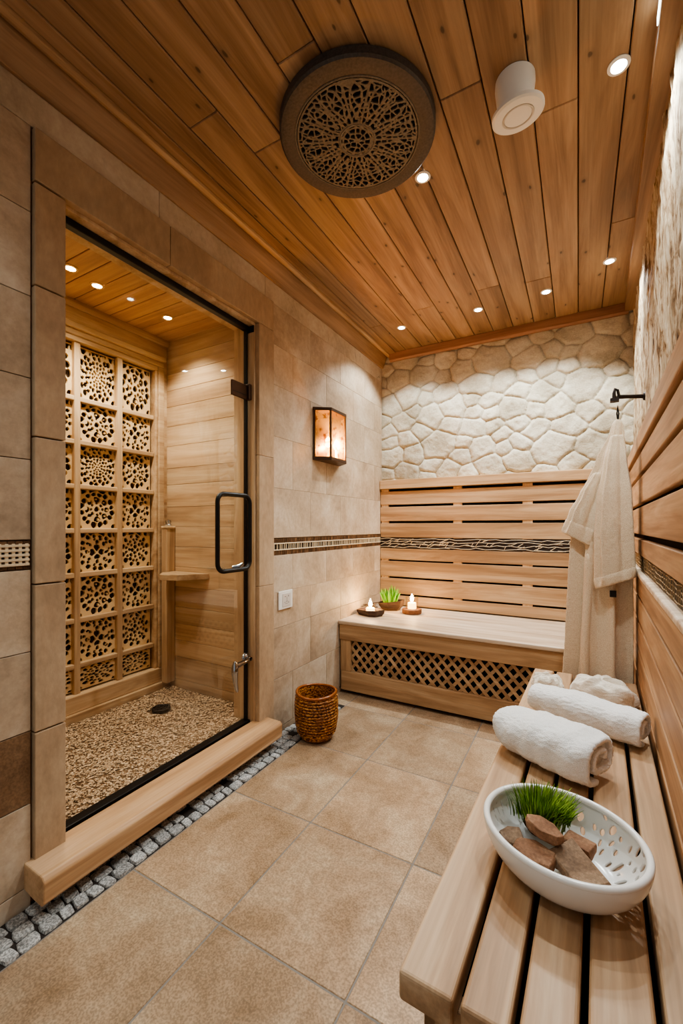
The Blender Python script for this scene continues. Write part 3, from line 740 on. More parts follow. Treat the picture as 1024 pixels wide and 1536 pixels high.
for k in range(4):
    z = .920+k*.0145; y = ya; pts = []
    while y < yb: pts.append((.010+random.uniform(-.002, .002), y, z+random.uniform(-.003, .003))); y += random.uniform(.03, .06)
    g.tube(pts, .0017, 5)
y = -2.7
while y < yb:
    g.tube([(.0095, y, .912), (.0085, y+random.uniform(-.01, .01), .972)], .0010, 4); y += random.uniform(.022, .04)
g.build('woven_strip', [M['band_tan'], M['band_dark']], t, B_)

BB = (-.21, -1.75, 0)
t = rthing('slatted_bench', 'long slatted wooden bench with dark gaps along the panelled wall', 'bench', BB)
y0b, y1b = -2.575, -1.03
for a, b in ((-.40, -.320), (-.310, -.248), (-.238, -.171), (-.161, -.084), (-.074, -.018)):
    MB().box(a, b, y0b, y1b, .406, .45).build('slat', M['bench_y'], t, BB, bevel=.006, bseg=3)
MB().box(-.372, -.352, y0b+.03, y1b-.03, .28, .405).build('side_apron', M['wy'], t, BB, bevel=.003)
for yy in (y0b+.03, y1b-.055): MB().box(-.372, -.02, yy, yy+.026, .0, .4055).build('end_panel', M['wx'], t, BB, bevel=.003)
MB().box(-.372, -.352, y0b+.056, y1b-.056, .0, .12).build('side_stretcher', M['wy'], t, BB, bevel=.003)
MB().box(-.35, -.022, y0b+.058, y1b-.058, .36, .366).build('underboard', M['dark'], t, BB)

# ================================================================== CEILING FITTINGS
def downlight(name, label, loc, warm=False, group=None):
    t = thing(name, label, 'ceiling light', loc, group=group)
    g = MB(); g.lathe([(.019, 0), (.030, 0), (.030, -.003), (.021, -.005), (.019, -.001)], seg=28); g.build('trim_ring', M['white'] if not warm else M['ring_warm'], t, smooth=True)
    g = MB(); g.lathe([(0, -.0015), (.020, -.0015)], seg=24); g.build('lens', M['lens_warm'] if warm else M['lens'], t)
    return t
M['ring_warm'] = flat('brass_ring', S(220, 190, 140), .35, .5, .4)
lab = ['recessed ceiling light near the rough stone wall, halfway to the cobbled wall', 'recessed ceiling light just beyond the round grille', 'recessed ceiling light above the hanging robe', 'second recessed ceiling light from the rough stone wall along the cobbled wall', 'third recessed ceiling light from the rough stone wall along the cobbled wall', 'recessed ceiling light closest to the corner of tiled and cobbled walls']
LP = [(.105, 1.498), (-.532, 1.602), (.141, 2.58), (-.163, 2.737), (-.552, 2.754), (-1.063, 2.745)]
for l, (x, y) in zip(lab, LP): downlight('recessed_light', l, (x, y, ZC-.0005), group='recessed lights in the plank ceiling')
lab2 = ['warm recessed shower light cut off by the door surround', 'warm recessed shower light between its two neighbours above the screen', 'warm recessed shower light closest to the planked side wall']
SP = [(-1.93, 1.03), (-1.96, 1.165), (-1.93, 1.53)]
for l, (x, y) in zip(lab2, SP): downlight('shower_downlight', l, (x, y, SZ-.0005), True, 'recessed lights in the shower ceiling')

# carved round grille
RC = (-.668, 1.303); RR = .266
t = thing('ceiling_rosette', 'large round grey carved openwork grille fixed on the plank ceiling', 'ceiling grille', (*RC, ZC-.001)); t.scale = (1, 1, .76)
g = MB(); g.lathe([(RR*.96, 0), (RR, -.005), (RR, -.036), (RR-.006, -.044), (.216, -.046), (.209, -.042), (.207, -.030), (.207, 0)], seg=72); g.build('rim', M['rosette'], t, smooth=True, sharp=35)
g = MB(); g.lathe([(0, -.012), (.2075, -.012)], seg=48); g.build('backing', M['rosback'], t)
g = MB(); g.tube([(.211*math.cos(q*PI/36), .211*math.sin(q*PI/36), -.045) for q in range(72)], .0032, 6, closed=True); g.build('bead', M['grille'], t, smooth=True)
def ros_field():
    rs = np.random.RandomState(4); S_ = []
    for r, n in ((.078, 22), (.094, 24), (.110, 28), (.127, 32), (.144, 36), (.162, 40), (.180, 44), (.197, 46)):
        for k in range(n): a = 2*PI*k/n+rs.uniform(-.07, .07); rr = r+rs.uniform(-.006, .006); S_.append((rr*math.cos(a), rr*math.sin(a)))
    for r, n in ((.02, 7), (.036, 12)):
        for k in range(n): a = 2*PI*k/n+rs.uniform(-.1, .1); S_.append((r*math.cos(a), r*math.sin(a)))
    S_ = np.array(S_)
    def f(u, v):
        r = np.hypot(u, v); a = np.arctan2(v, u)
        q = np.stack([u*60, v*60, u*0], 1); uu = u+(vnoise(q, 1, 2)-.5)*.008; vv = v+(vnoise(q, 2, 2)-.5)*.008
        d = np.sort(np.hypot(uu[:, None]-S_[None, :, 0], vv[:, None]-S_[None, :, 1]), 1)
        web = .0042-(d[:, 1]-d[:, 0])
        n = 14; sp = np.abs(((a/(2*PI)*n+.5) % 1)-.5)/n*2*PI*r; spoke = .0035-sp
        # pointed loops between the spokes
        ph = ((a/(2*PI)*n) % 1)-.5; wl = .30*np.clip((r-.06)/.07, 0, 1)*np.sqrt(np.clip(1-((r-.13)/.062)**2, 0, 1)); loop = .0032-np.abs(np.abs(ph)-wl)*2*PI*r/n*1.; loop = np.where((r > .075) & (r < .192), loop, -1)
        ring = np.maximum(.006-np.abs(r-.060), .003-np.abs(r-.048)); hub = .006-r
        s = np.max([web, spoke*(r > .06)+-1*(r <= .06), loop, ring, hub, .004-np.abs(r-.203)], axis=0)
        return np.where(r > .2065, -1, s)
    return f
mb = MB(); perforated(mb, ros_field(), 170, 170, -.209, .209, -.209, .209, lambda u, v: (u, v, -.040))
mb.build('openwork', M['grille'], t, solid=-.007)
g = MB(); g.tube([(.060*math.cos(q*PI/20), .060*math.sin(q*PI/20), -.044) for q in range(40)], .005, 6, closed=True); g.tube([(.047*math.cos(q*PI/20), .047*math.sin(q*PI/20), -.043) for q in range(40)], .003, 6, closed=True)
g.build('hub_ring', M['grille'], t, smooth=True)

# white vent
t = thing('ceiling_vent', 'white round ceiling vent with tilted disc on a short collar', 'ceiling vent', (-.170, 1.395, ZC-.001))
g = MB(); g.lathe([(.057, 0), (.058, -.02), (.053, -.06), (.045, -.09), (.04, -.09)], seg=36); g.build('collar', M['white'], t, smooth=True)
R_ = Matrix.Rotation(math.radians(9), 4, 'X') @ Matrix.Rotation(math.radians(-4), 4, 'Y')
g = MB(); g.lathe([(0, -.084), (.068, -.084), (.076, -.088), (.076, -.097), (.070, -.101), (.047, -.102), (.045, -.0995), (.041, -.0995), (.039, -.102), (.0, -.103)], seg=44)
g.v = [tuple(R_ @ Vector(p)) for p in g.v]; d = g.build('diffuser_disc', M['white'], t, smooth=True, sharp=30)
g = MB(); g.tube([tuple(R_ @ Vector((.043*math.cos(q*PI/20), .043*math.sin(q*PI/20), -.1015))) for q in range(40)], .0022, 6, closed=True); g.build('ring', M['white2'], d, smooth=True)

# led strip in the slim moulding
o = MB().box(-.0175, -.0150, -2.6, -1.75, 2.43, 2.452).build('light_strip', M['led'], None, (0, -2.1, 2.44)); o.location = rw(0, -2.1, 2.44); o.rotation_euler = (0, 0, RA)
tag(o, 'thin glowing light strip along the moulding above the rough stone wall', 'light strip')

# ================================================================== WALL FITTINGS
# lantern
SYA, SYB = 2.12, 2.44; z0, z1 = 1.495, 1.812; pr = .09; fy = (2.185, 2.365)
t = thing('wall_lantern', 'dark bronze wall lantern with amber glass glowing on the tiled wall', 'wall light', (XL, 2.28, z0)); O = (XL, 2.28, z0)
pl = [(0.002, SYA), (pr*.72, SYA+.012), (pr, fy[0]+.0), (pr, fy[1]), (pr*.72, SYB-.012), (.002, SYB)]
pl = [(.002, SYA), (pr, fy[0]), (pr, fy[1]), (.002, SYB)]
g = MB()
for a, b in ((z0, z0+.022), (z1-.020, z1)): g.prism([(XL+p, q) for p, q in [(.002, SYA-.004), (pr+.005, fy[0]-.003), (pr+.005, fy[1]+.003), (.002, SYB+.004)]], lambda a_, b_, d: (a_, b_, d), a, b)
def bar(p, q, r): g.box(XL+p-r, XL+p+r, q-r, q+r, z0+.02, z1-.018)
for p, q in ((.010, SYA+.005), (pr-.004, fy[0]), (pr-.004, fy[1]), (.010, SYB-.005)): bar(p, q, .0055)
g.box(XL+.001, XL+.008, SYA+.01, SYB-.01, z0+.02, z1-.018)
g.build('frame', M['bronze'], t, O, bevel=.002)
for (p, q) in ((pl[0], pl[1]), (pl[1], pl[2]), (pl[2], pl[3])):
    g = MB(); g.add([(XL+p[0]*.93+.004, p[1], z0+.02), (XL+q[0]*.93+.004, q[1], z0+.02), (XL+q[0]*.93+.004, q[1], z1-.018), (XL+p[0]*.93+.004, p[1], z1-.018)], [(0, 1, 2, 3)]); g.build('glass_pane', M['amber'], t, O)
for yy in (2.225, 2.325):
    g = MB(); g.tube([(XL+.045, yy, z0+.022), (XL+.045, yy, z0+.085)], .009, 12); c_ = g.build('candle_tube', M['wax'], t, O, smooth=True)
    g = MB(); g.lathe([(0, 0), (.016, .006), (.023, .026), (.015, .052), (0, .07)], (XL+.045, yy, z0+.086), 16); g.build('bulb', M['bulb'], c_, O, smooth=True)
# switch
t = thing('wall_switch', 'white square switch plate on the tiled wall', 'switch', (XL, 1.843, .703)); O = (XL, 1.843, .703)
MB().box(XL+.001, XL+.009, 1.782, 1.904, .654, .752).build('plate', M['white'], t, O, bevel=.003)
MB().box(XL+.009, XL+.0115, 1.812, 1.884, .668, .737).build('rocker', M['white2'], t, O, bevel=.0015)
g = MB()
for yy, zz, w, h in ((1.835, .721, .012, .005), (1.862, .722, .008, .008), (1.83, .69, .006, .005), (1.848, .694, .016, .004), (1.848, .708, .003, .02), (1.864, .688, .006, .008), (1.845, .683, .02, .003)): g.box(XL+.0115, XL+.012, yy-w/2, yy+w/2, zz-h/2, zz+h/2)
g.build('symbol_print', flat('grey_print', S(150, 140, 132), .6), t, O)

# robe hook
hy = -.75; hb = (.03, hy, 1.70)
t = rthing('robe_hook', 'dark iron hook on the rough stone wall holding the robe', 'hook', hb)
g = MB(); g.lathe([(0, 0), (.020, 0), (.018, .008), (.009, .012)], seg=16); g.v = [(.034-z, hy+x, 1.70+y) for x, y, z in g.v]; g.build('base_plate', M['iron'], t, hb, smooth=True)
g = MB(); g.tube([(.03, hy, 1.70), (-.03, hy-.03, 1.70), (-.075, hy-.06, 1.698)], [.010, .009, .010], 10); g.build('arm', M['iron'], t, hb, smooth=True)
g = MB(); g.tube([(-.070, hy-.06, 1.70), (-.076, hy-.062, 1.73), (-.085, hy-.065, 1.735), (-.09, hy-.068, 1.715), (-.088, hy-.068, 1.69), (-.09, hy-.07, 1.675)], [.006, .006, .006, .007, .009, .006], 10)
g.box(-.105, -.07, hy-.085, hy-.05, 1.675, 1.69); g.build('prong', M['iron'], t, hb, smooth=True)

tex = bpy.data.textures.new('terry_loops', 'CLOUDS'); tex.noise_scale = .006; tex.noise_depth = 1
def fluff(ob, strength=.0045):
    md = ob.modifiers.new('sub', 'SUBSURF'); md.levels = 1; md.render_levels = 1
    md = ob.modifiers.new('fluff', 'DISPLACE'); md.texture = tex; md.strength = strength; md.mid_level = .5; md.texture_coords = 'LOCAL'
    return ob
# ================================================================== ROBE
def ring(cx, cy, z, a, b, folds, n=72, tilt=0.):
    out = []
    for q in range(n):
        th = 2*PI*q/n; ca, sa = math.cos(th), math.sin(th)
        f = 1.+sum(am*math.cos(k*th+ph) for k, am, ph in folds)
        e = .75; x = a*math.copysign(abs(ca)**e, ca)*f; y = b*math.copysign(abs(sa)**e, sa)*f
        px, py = cx+x, cy+y; lim = RX-.0366*(RY-py)-.017; px = min(px, lim-max(0., .012-.3*(px-lim)) if px > lim else px); out.append((px, py, z+tilt*x))
    return out
def interp(tab, z):
    for i in range(len(tab)-1):
        a, b = tab[i], tab[i+1]
        if a[0] >= z >= b[0]:
            k = (a[0]-z)/(a[0]-b[0]); k = k*k*(3-2*k)*.5+k*.5; return [p+(q-p)*k for p, q in zip(a[1:], b[1:])]
    return list(tab[-1][1:])
RYc = 2.24; O = (.10, RYc, .2)
t = thing('bathrobe', 'cream terry bathrobe hanging from an iron hook beside the panelled wall', 'bathrobe', O)
# z, centre x, half width, half depth, fold amount
body = [(1.575, .153, .010, .010, .0), (1.56, .152, .020, .018, .0), (1.52, .150, .026, .026, .05), (1.40, .128, .052, .042, .09), (1.25, .108, .078, .055, .12), (1.12, .100, .100, .06, .13), (1.0, .098, .108, .062, .14), (.85, .094, .110, .064, .15), (.6, .092, .115, .066, .17), (.40, .088, .120, .070, .19), (.22, .086, .124, .072, .2)]
rings = []
z = 1.575
while z > .22:
    cx, a, b, f = interp(body, z)
    rings.append(ring(cx, RYc, z, a, b, [(5, f*.8, 1.2+z*.5), (9, f*1.1, .5-z*.9), (15, f*.8, 2+z*.7)], 96)); z -= .02
g = MB(); g.loft(rings); fluff(g.build('body', M['robe'], t, O, smooth=True, sharp=180))
# wide front sleeve
def sleeve(name, tab, cyl, cuffn, folds, tilt):
    rings = []; zs = [r[0] for r in tab]; z = zs[0]
    while z > zs[-1]:
        cx, a, b, cy = interp(tab, z)
        k = (zs[0]-z)/(zs[0]-zs[-1]); rings.append(ring(cx, cy, z, a, b, [(3, .14*folds*k, 1+z), (5, .26*folds, 2.6+z*1.), (9, .20*folds, .3+z)], 64, tilt*k)); z -= .015
    cx, a, b, cy = interp(tab, zs[-1]+1e-4); rings.append(ring(cx, cy, zs[-1], a, b, [(3, .1*folds, 1+z), (5, .1*folds, 2.+z*1.3)], 64, tilt))
    r2 = [[(p[0]*.0+ (cx+(p[0]-cx)*.86), cy+(p[1]-cy)*.7, p[2]+.004) for p in rings[-1]], [(cx+(p[0]-cx)*.80, cy+(p[1]-cy)*.6, p[2]+.05) for p in rings[-1]]]
    g = MB(); g.loft(rings+r2, True, True); s = fluff(g.build(name, M['robe'], t, O, smooth=True, sharp=180))
    n = cuffn; last = rings[-1]; up = rings[-1-n]
    c0 = [(cx+(p[0]-cx)*1.04, cy+(p[1]-cy)*1.08, p[2]-.004) for p in last]; c1 = [(cx+(p[0]-cx)*1.06, cy+(p[1]-cy)*1.12, p[2]+.004) for p in last]
    ux, uy = sum(p[0] for p in up)/len(up), sum(p[1] for p in up)/len(up)
    c2 = [(ux+(p[0]-ux)*1.05, uy+(p[1]-uy)*1.1, p[2]) for p in up]; c3 = [(ux+(p[0]-ux)*.96, uy+(p[1]-uy)*.96, p[2]+.006) for p in up]
    g = MB(); g.loft([[(cx+(p[0]-cx)*.9, cy+(p[1]-cy)*.9, p[2]-.002) for p in last], c0, c1, c2, c3], False, False); fluff(g.build('cuff', M['robe'], s, O, smooth=True, sharp=180))
sleeve('sleeve', [(1.50, .150, .024, .022, RYc-.030), (1.38, .142, .040, .034, RYc-.052), (1.22, .138, .060, .040, RYc-.070), (1.08, .136, .066, .042, RYc-.078), (.95, .138, .068, .042, RYc-.080), (.86, .141, .068, .042, RYc-.080)], 0, 3, .55, .42)
sleeve('sleeve', [(1.34, .085, .026, .024, RYc-.030), (1.24, .055, .044, .034, RYc-.035), (1.14, .022, .052, .036, RYc-.035), (1.04, -.004, .056, .036, RYc-.030)], 0, 5, .5, -.55)
for cx, w, ph in ((.035, .018, 0), (.115, .014, 2)):
    pts = [(cx+.006*math.sin(z*9+ph)-.01*(1.-z), RYc-.058-.01*math.sin(z*4+ph), z) for z in np.linspace(.98, .25, 22)]
    g = MB(); g.tube(pts, [w*.6]+[w]*20+[w*.8], 14); fluff(g.build('front_edge', M['robe'], t, O, smooth=True, sharp=180))
g = MB(); g.box(.118, .142, RYc-.092, RYc-.088, .795, .823); g.build('tag', M['black'], t, O)
g = MB(); g.tube([(.153, RYc, 1.57), (.150, RYc+.004, 1.60), (.153, RYc+.0, 1.635), (.157, RYc, 1.60), (.154, RYc, 1.57)], .003, 6); g.build('hanging_loop', M['black'], t, O, smooth=True)

# ================================================================== TOWELS
def rolled_towel(name, label, c, ang, length, w, h, mat, seed, turns=2.2, taper=.0, th=.011):
    """a terry towel folded over and rolled; the fold spiral shows at the ends"""
    rs = random.Random(seed); prof_o = []; prof_i = []; n = 110
    for k in range(n+1):
        s = k/n; a = -PI*.55 - s*turns*2*PI; r = 1-.74*s
        ex = .8
        x = math.copysign(abs(math.cos(a))**ex, math.cos(a))*(w/2-.002)*r; y = math.copysign(abs(math.sin(a))**ex, math.sin(a))*(h/2-.002)*(r*.97)
        prof_o.append((x, y)); q = max(.05, 1-th/ max(.012, math.hypot(x, y))); prof_i.append((x*q, y*q))
    poly = prof_o+prof_i[::-1]
    m = 30; rings = []
    R = Matrix.Rotation(ang, 4, 'Z')
    for i in range(m+1):
        u = i/m*2-1; e = 1-.22*max(0,-u)**5-.05*max(0,u)**6; sw = 1+.05*math.sin(u*3+seed)-taper*u; ring_ = []
        for j, (x, y) in enumerate(poly):
            nn = mnoise.noise(Vector((u*4+seed*3, x*14, y*14)))
            sc = sw*e*(1+.13*nn)
            lx = u*length/2*(1.+.02*nn); yy = y*sc*(1+.0*u)
            if y < -h*.30: yy = y*e*.995
            p = R @ Vector((lx, x*sc, 0)); ring_.append((c[0]+p.x, c[1]+p.y, c[2]+h/2+yy))
        rings.append(ring_)
    lo = min(p[2] for r in rings for p in r); rings = [[(p[0], p[1], p[2]-lo+c[2]) for p in r] for r in rings]
    g = MB(); nP = len(poly); no = len(prof_o)
    vs = [p for r in rings for p in r]; fs = []
    for k in range(m):
        for i in range(nP):
            j = (i+1) % nP; fs.append((k*nP+i, k*nP+j, (k+1)*nP+j, (k+1)*nP+i))
    for base in (0, m*nP):
        for i in range(no-1): fs.append((base+i, base+i+1, base+nP-2-i, base+nP-1-i))
    g.add(vs, fs)
    # soft core so the roll reads full
    t = thing(name, label, 'towel', c)
    fluff(g.build('terry_roll', mat, t, c, smooth=True, sharp=180), .005)
    g = MB(); rr = []
    for i in range(m+1):
        u = i/m*2-1; e = (1-abs(u)**8*.25); rr.append([(c[0]+(R @ Vector((u*length/2*.88, math.cos(q*PI/12)*w*.36*e, 0))).x, c[1]+(R @ Vector((u*length/2*.88, math.cos(q*PI/12)*w*.36*e, 0))).y, c[2]+h*.5+math.sin(q*PI/12)*h*.32*e) for q in range(24)])
    g.loft(rr); g.build('inner_fold', mat, t, c, smooth=True, sharp=60)
    return t
TZ = .4525
rolled_towel('rolled_towel', 'thick white rolled towel on the slatted bench, closest to the white bowl', (-.070, 1.300, TZ), math.radians(-24), .272, .200, .138, M['towel'], 1, 1.8, -.05, .017)
rolled_towel('rolled_towel', 'slimmer white rolled towel on the slatted bench between thick towel and robe', (.018, 1.585, TZ), math.radians(-22), .34, .150, .114, M['towel'], 2, 1.8, -.06, .015)
def crumpled(name, label, c, rx, ry, h, ang, seed, mat):
    n, m = 26, 48; rings = []
    for i in range(n+1):
        ph = i/n*PI*.5; r = math.cos(ph)**.55 if i < n else .02; z = math.sin(ph)**.8*h; rg = []
        for j in range(m):
            a = 2*PI*j/m; nn = mnoise.noise(Vector((math.cos(a)*1.6+seed, math.sin(a)*1.6, i*.06)))
            n2 = mnoise.noise(Vector((math.cos(a)*4+seed, math.sin(a)*4, i*.12+5)))
            f = r*(1+.18*nn+.10*n2); x, y = rx*f*math.cos(a), ry*f*math.sin(a)
            rg.append((c[0]+x*math.cos(ang)-y*math.sin(ang), c[1]+x*math.sin(ang)+y*math.cos(ang), c[2]+max(0, z*(1+.28*nn+.2*n2))))
        rings.append(rg)
    g = MB(); g.loft(rings); return tag(fluff(g.build(name, mat, None, c, smooth=True, sharp=180), .004), label, 'towel')
crumpled('folded_hand_towel', 'cream folded hand towel on the slatted bench behind the rolled towels', (.075, 1.845, TZ), .118, .075, .075, math.radians(-14), 3, M['cream'])
crumpled('washcloth', 'small crumpled cream washcloth at the far end of the slatted bench', (-.108, 1.87, TZ), .062, .055, .055, math.radians(-10), 9, M['cream'])

# ================================================================== BOWL, GRASS, STONES
BC = (-.0275, .895); BA = math.radians(-24); RMAJ, RMIN = .137, .124; BZ = .4575; BH = .074
def bowl_pt(th, s, inset=0.):
    """s 0 base centre .. 1 rim"""
    if s < .45: r = .50*s/.45; z = .0
    else: k = (s-.45)/.55; r = .50+.50*math.sin(k*PI/2)**.85; z = BH*(1-math.cos(k*PI/2))**.82
    x = (RMAJ-inset)*r*math.cos(th); y = (RMIN-inset)*r*math.sin(th); z = max(z, inset)
    return (BC[0]+x*math.cos(BA)-y*math.sin(BA), BC[1]+x*math.sin(BA)+y*math.cos(BA), BZ+z)
rs = np.random.RandomState(3); HS = []
tries = 0
while len(HS) < 36 and tries < 4000:
    tries += 1; a, s = rs.uniform(-.15, 1.75), rs.uniform(.55, .93)
    if all(((a-q[0])*.13)**2+((s-q[1])*.14)**2 > (q[2]*.13+.011)**2 for q in HS): HS.append((a, s, rs.uniform(.022, .048), rs.uniform(-.9, .9), rs.uniform(1.0, 1.9)))
for k in range(7): HS.append((2.55+k*.13, .80, .013, .25, 9.0))
HS = np.array(HS)
def bowlfield(u, v):
    best = np.ones_like(u)
    for a, s, r, rot, el in HS:
        x = ((u-a+PI) % (2*PI)-PI); y = (v-s)*1.15; xr = x*math.cos(rot)+y*math.sin(rot); yr = -x*math.sin(rot)+y*math.cos(rot)
        best = np.minimum(best, np.hypot(xr, yr/el)-r)
    return best
t = thing('bowl', 'white oval ceramic bowl pierced with holes on the slatted bench', 'bowl', (*BC, BZ))
g = MB(); perforated(g, bowlfield, 220, 60, -PI, PI, .03, .985, lambda u, v: bowl_pt(u, v)); O = (*BC, BZ)
g.add([bowl_pt(q*PI/30, .035) for q in range(60)], [tuple(range(60))])
g.build('shell', M['ceramic'], t, O, smooth=True, sharp=180, weld=True, solid=-.0)
sh = t.children[0]; md = sh.modifiers.new('solid', 'SOLIDIFY'); md.thickness = .006; md.offset = 1
g = MB(); rp = [bowl_pt(q*PI/40, .985) for q in range(80)]; rp = [(BC[0]+(p[0]-BC[0])*1.0, BC[1]+(p[1]-BC[1])*1.0, p[2]) for p in rp]
g.tube(rp, .0064, 10, closed=True); g.build('rim', M['ceramic'], t, O, smooth=True, sharp=180)
def bl(a, b, z): return (BC[0]+a*math.cos(BA)-b*math.sin(BA), BC[1]+a*math.sin(BA)+b*math.cos(BA), BZ+z)
def rock(name, label, c, size, rot, mat, seed, shape='block', grp='rough stones in the white bowl'):
    rr = random.Random(seed); sx, sy, sz = size
    if shape == 'leaf': poly = [(-1, -.1), (-.55, .7), (.3, .85), (1, .2), (.85, -.5), (.1, -.95), (-.7, -.7)]
    elif shape == 'slab': poly = [(-1, .75), (.85, 1), (1, -.85), (-.8, -1)]
    else: poly = [(-1, .5), (-.2, 1), (.9, .8), (1, -.6), (.1, -1), (-.85, -.7)]
    bm = bmesh.new(); vs = []
    for k, (s, z) in enumerate(((.86, -.5), (1., -.2), (1., .25), (.9, .5))):
        for (x, y) in poly: vs.append(bm.verts.new((x*sx*s*rr.uniform(.93, 1.07)/1, y*sy*s*rr.uniform(.93, 1.07), z*sz*2*rr.uniform(.9, 1.1)+.15*sz*x)))
    bmesh.ops.convex_hull(bm, input=vs); bmesh.ops.delete(bm, geom=[v for v in bm.verts if not v.link_faces], context='VERTS')
    bmesh.ops.dissolve_limit(bm, angle_limit=.12, verts=bm.verts, edges=bm.edges)
    bmesh.ops.triangulate(bm, faces=bm.faces); bmesh.ops.subdivide_edges(bm, edges=bm.edges, cuts=2, use_grid_fill=True)
    for v in bm.verts: v.co *= 1+.05*mnoise.noise(v.co*60+Vector((seed, 0, 0)))
    me = bpy.data.meshes.new(name); bm.to_mesh(me); bm.free(); me.materials.append(mat)
    a = me.attributes.new('rnd', 'FLOAT', 'FACE'); a.data.foreach_set('value', [rr.random()]*len(me.polygons))
    ob = bpy.data.objects.new(name, me); COL.objects.link(ob); ob.location = c; ob.rotation_euler = rot
    md = ob.modifiers.new('bev', 'BEVEL'); md.width = .0012; md.segments = 2; md.limit_method = 'ANGLE'; md.angle_limit = .5
    return tag(ob, label, 'stone', grp)
def rk(a, b, z): return bl(a, b, z)
ROCKS = [
 ('long flat grey-brown stone slab at the front of the white bowl', bl(.046, -.036, .044), (.050, .031, .012), (.16, .14, -.95), 'rockgrey', 11, 'slab'),
 ('reddish brown stone wedge in front of the leaf-shaped stone in the bowl', bl(-.018, -.066, .040), (.038, .026, .014), (.12, .05, -.35), 'rockred', 12, 'block'),
 ('leaf-shaped brown stone lying on top of the others in the bowl', bl(-.020, -.026, .072), (.036, .022, .010), (.05, .12, -.45), 'rockred', 13, 'leaf'),
 ('dull grey-brown stone tucked under the grass tuft in the bowl', bl(-.070, -.052, .034), (.022, .020, .014), (.2, -.1, .3), 'rockgrey', 14, 'block'),
 ('small brown stone behind the leaf-shaped stone in the bowl', bl(.022, .020, .046), (.028, .018, .012), (.1, .1, -.5), 'rockred', 15, 'slab'),
 ('small reddish stone between the slab and the stone behind it', bl(.010, -.012, .026), (.018, .016, .012), (.0, .2, .3), 'rockred', 16, 'block'),
]
for l, c, s_, r_, m_, sd, sh_ in ROCKS: rock('stone', l, c, s_, r_, M[m_], sd, sh_)
def grass_tuft(name, label, c, rx, ry, n, h0, h1, mat, root_z, wid=.0016):
    rr = random.Random(4); g = MB()
    for k in range(n):
        a = rr.random()*6.283; q = math.sqrt(rr.random()); x, y = c[0]+rx*.62*q*math.cos(a), c[1]+ry*.62*q*math.sin(a); z = root_z
        h = rr.uniform(h0, h1)*(1-.25*q); lean = q*rr.uniform(.35, .75)+rr.uniform(-.1, .2); aa = a+rr.uniform(-.6, .6); w = wid*rr.uniform(.7, 1.2)
        dx, dy = math.cos(aa), math.sin(aa); px, py = -dy*w, dx*w; L_, R2 = [], []
        for s in range(5):
            u = s/4; bx = x+dx*h*lean*u*u; by_ = y+dy*h*lean*u*u; bz = z+h*(u-.22*lean*u*u); ww = (1-u**2.2)*1.0+.06
            L_.append((bx-px*ww, by_-py*ww, bz)); R2.append((bx+px*ww, by_+py*ww, bz+.0005))
        bad = False
        for p in L_:
            ex, ey = p[0]-BC[0], p[1]-BC[1]; qx = ex*math.cos(BA)+ey*math.sin(BA); qy = -ex*math.sin(BA)+ey*math.cos(BA); rr2 = math.hypot(qx/RMAJ, qy/RMIN)
            if (p[2] < BZ+BH+.012 and rr2 > .86) or (qy < .0 and p[2] < BZ+.10) or (qy < -.012 and p[2] < BZ+.085) or qx > .0: bad = True
        if bad: continue
        g.add(L_+R2, [(i, i+1, 6+i, 5+i) for i in range(4)])
    return g
g = grass_tuft('grass_tuft', '', bl(-.070, .036, 0), .105, .080, 1500, .040, .082, None, BZ+.036, .0021)
gb = bl(-.060, .034, .034)
t = thing('grass_tuft', 'bushy green grass tuft growing in the white bowl', 'grass plant', gb)
g.build('blades', M['grass'], t, gb)
g = MB(); g.lathe([(0, -.014), (.022, -.014), (.032, .0), (.030, .008), (0, .014)], gb, 20); g.build('root_ball', flat('soil', S(50, 38, 26), .95, .1, nscale=90), t, gb, smooth=True)

# ================================================================== THINGS ON THE END BENCH
BT = .4803
# candle dish
t = thing('candle_dish', 'dark angular wooden candle dish on the end bench beside the tiled wall', 'dish', (-1.262, 2.665, BT)); O = (-1.262, 2.665, BT)
R_ = Matrix.Rotation(math.radians(-12), 4, 'Z')
out_ = [(-.105, .015), (-.075, .055), (.05, .06), (.105, .025), (.085, -.045), (.03, -.068), (-.085, -.05)]
def dr(s, z, dz=0): return [tuple(Vector(O)+R_ @ Vector((x*s, y*s, z+dz*x))) for x, y in out_]
g = MB(); g.loft([dr(.80, 0), dr(.97, .022), dr(1., .040, .05), dr(.92, .041, .05), dr(.55, .016), dr(.3, .012)], True, True); g.build('dish', M['darkwood'], t, O, bevel=.003)
def glow_candle(name, label, c, r, h, glass_h, glass_r):
    t = thing(name, label, 'candle', c)
    g = MB(); g.lathe([(0, 0), (r, 0), (r, h*.92), (r*.86, h), (r*.5, h*.93), (0, h*.9)], c, 24); g.build('wax', M['wax'], t, c, smooth=True, sharp=60)
    g = MB(); g.tube([(c[0], c[1], c[2]+h*.88), (c[0], c[1], c[2]+h+.006)], .0012, 6); g.build('wick', M['black'], t, c)
    g = MB(); g.lathe([(0, .0), (.009, .008), (.013, .020), (.009, .038), (.003, .056), (0, .062)], (c[0], c[1], c[2]+h+.002), 16); g.build('flame', M['flame'], t, c, smooth=True)
    if glass_h:
        g = MB(); g.lathe([(glass_r*.9, .0005), (glass_r, .01), (glass_r, glass_h), (glass_r-.002, glass_h), (glass_r-.002, .011)], c, 28); g.build('glass_cup', M['cupglass'], t, c, smooth=True, sharp=50)
    light('candle_glow', 'POINT', (c[0], c[1], c[2]+h+.03), 4.2, (1, .52, .18), shadow_soft_size=.02)
glow_candle('tealight', 'lit tealight in a clear cup glowing in the dark wooden dish', (-1.262, 2.665, BT+.0175), .031, .034, .062, .036)
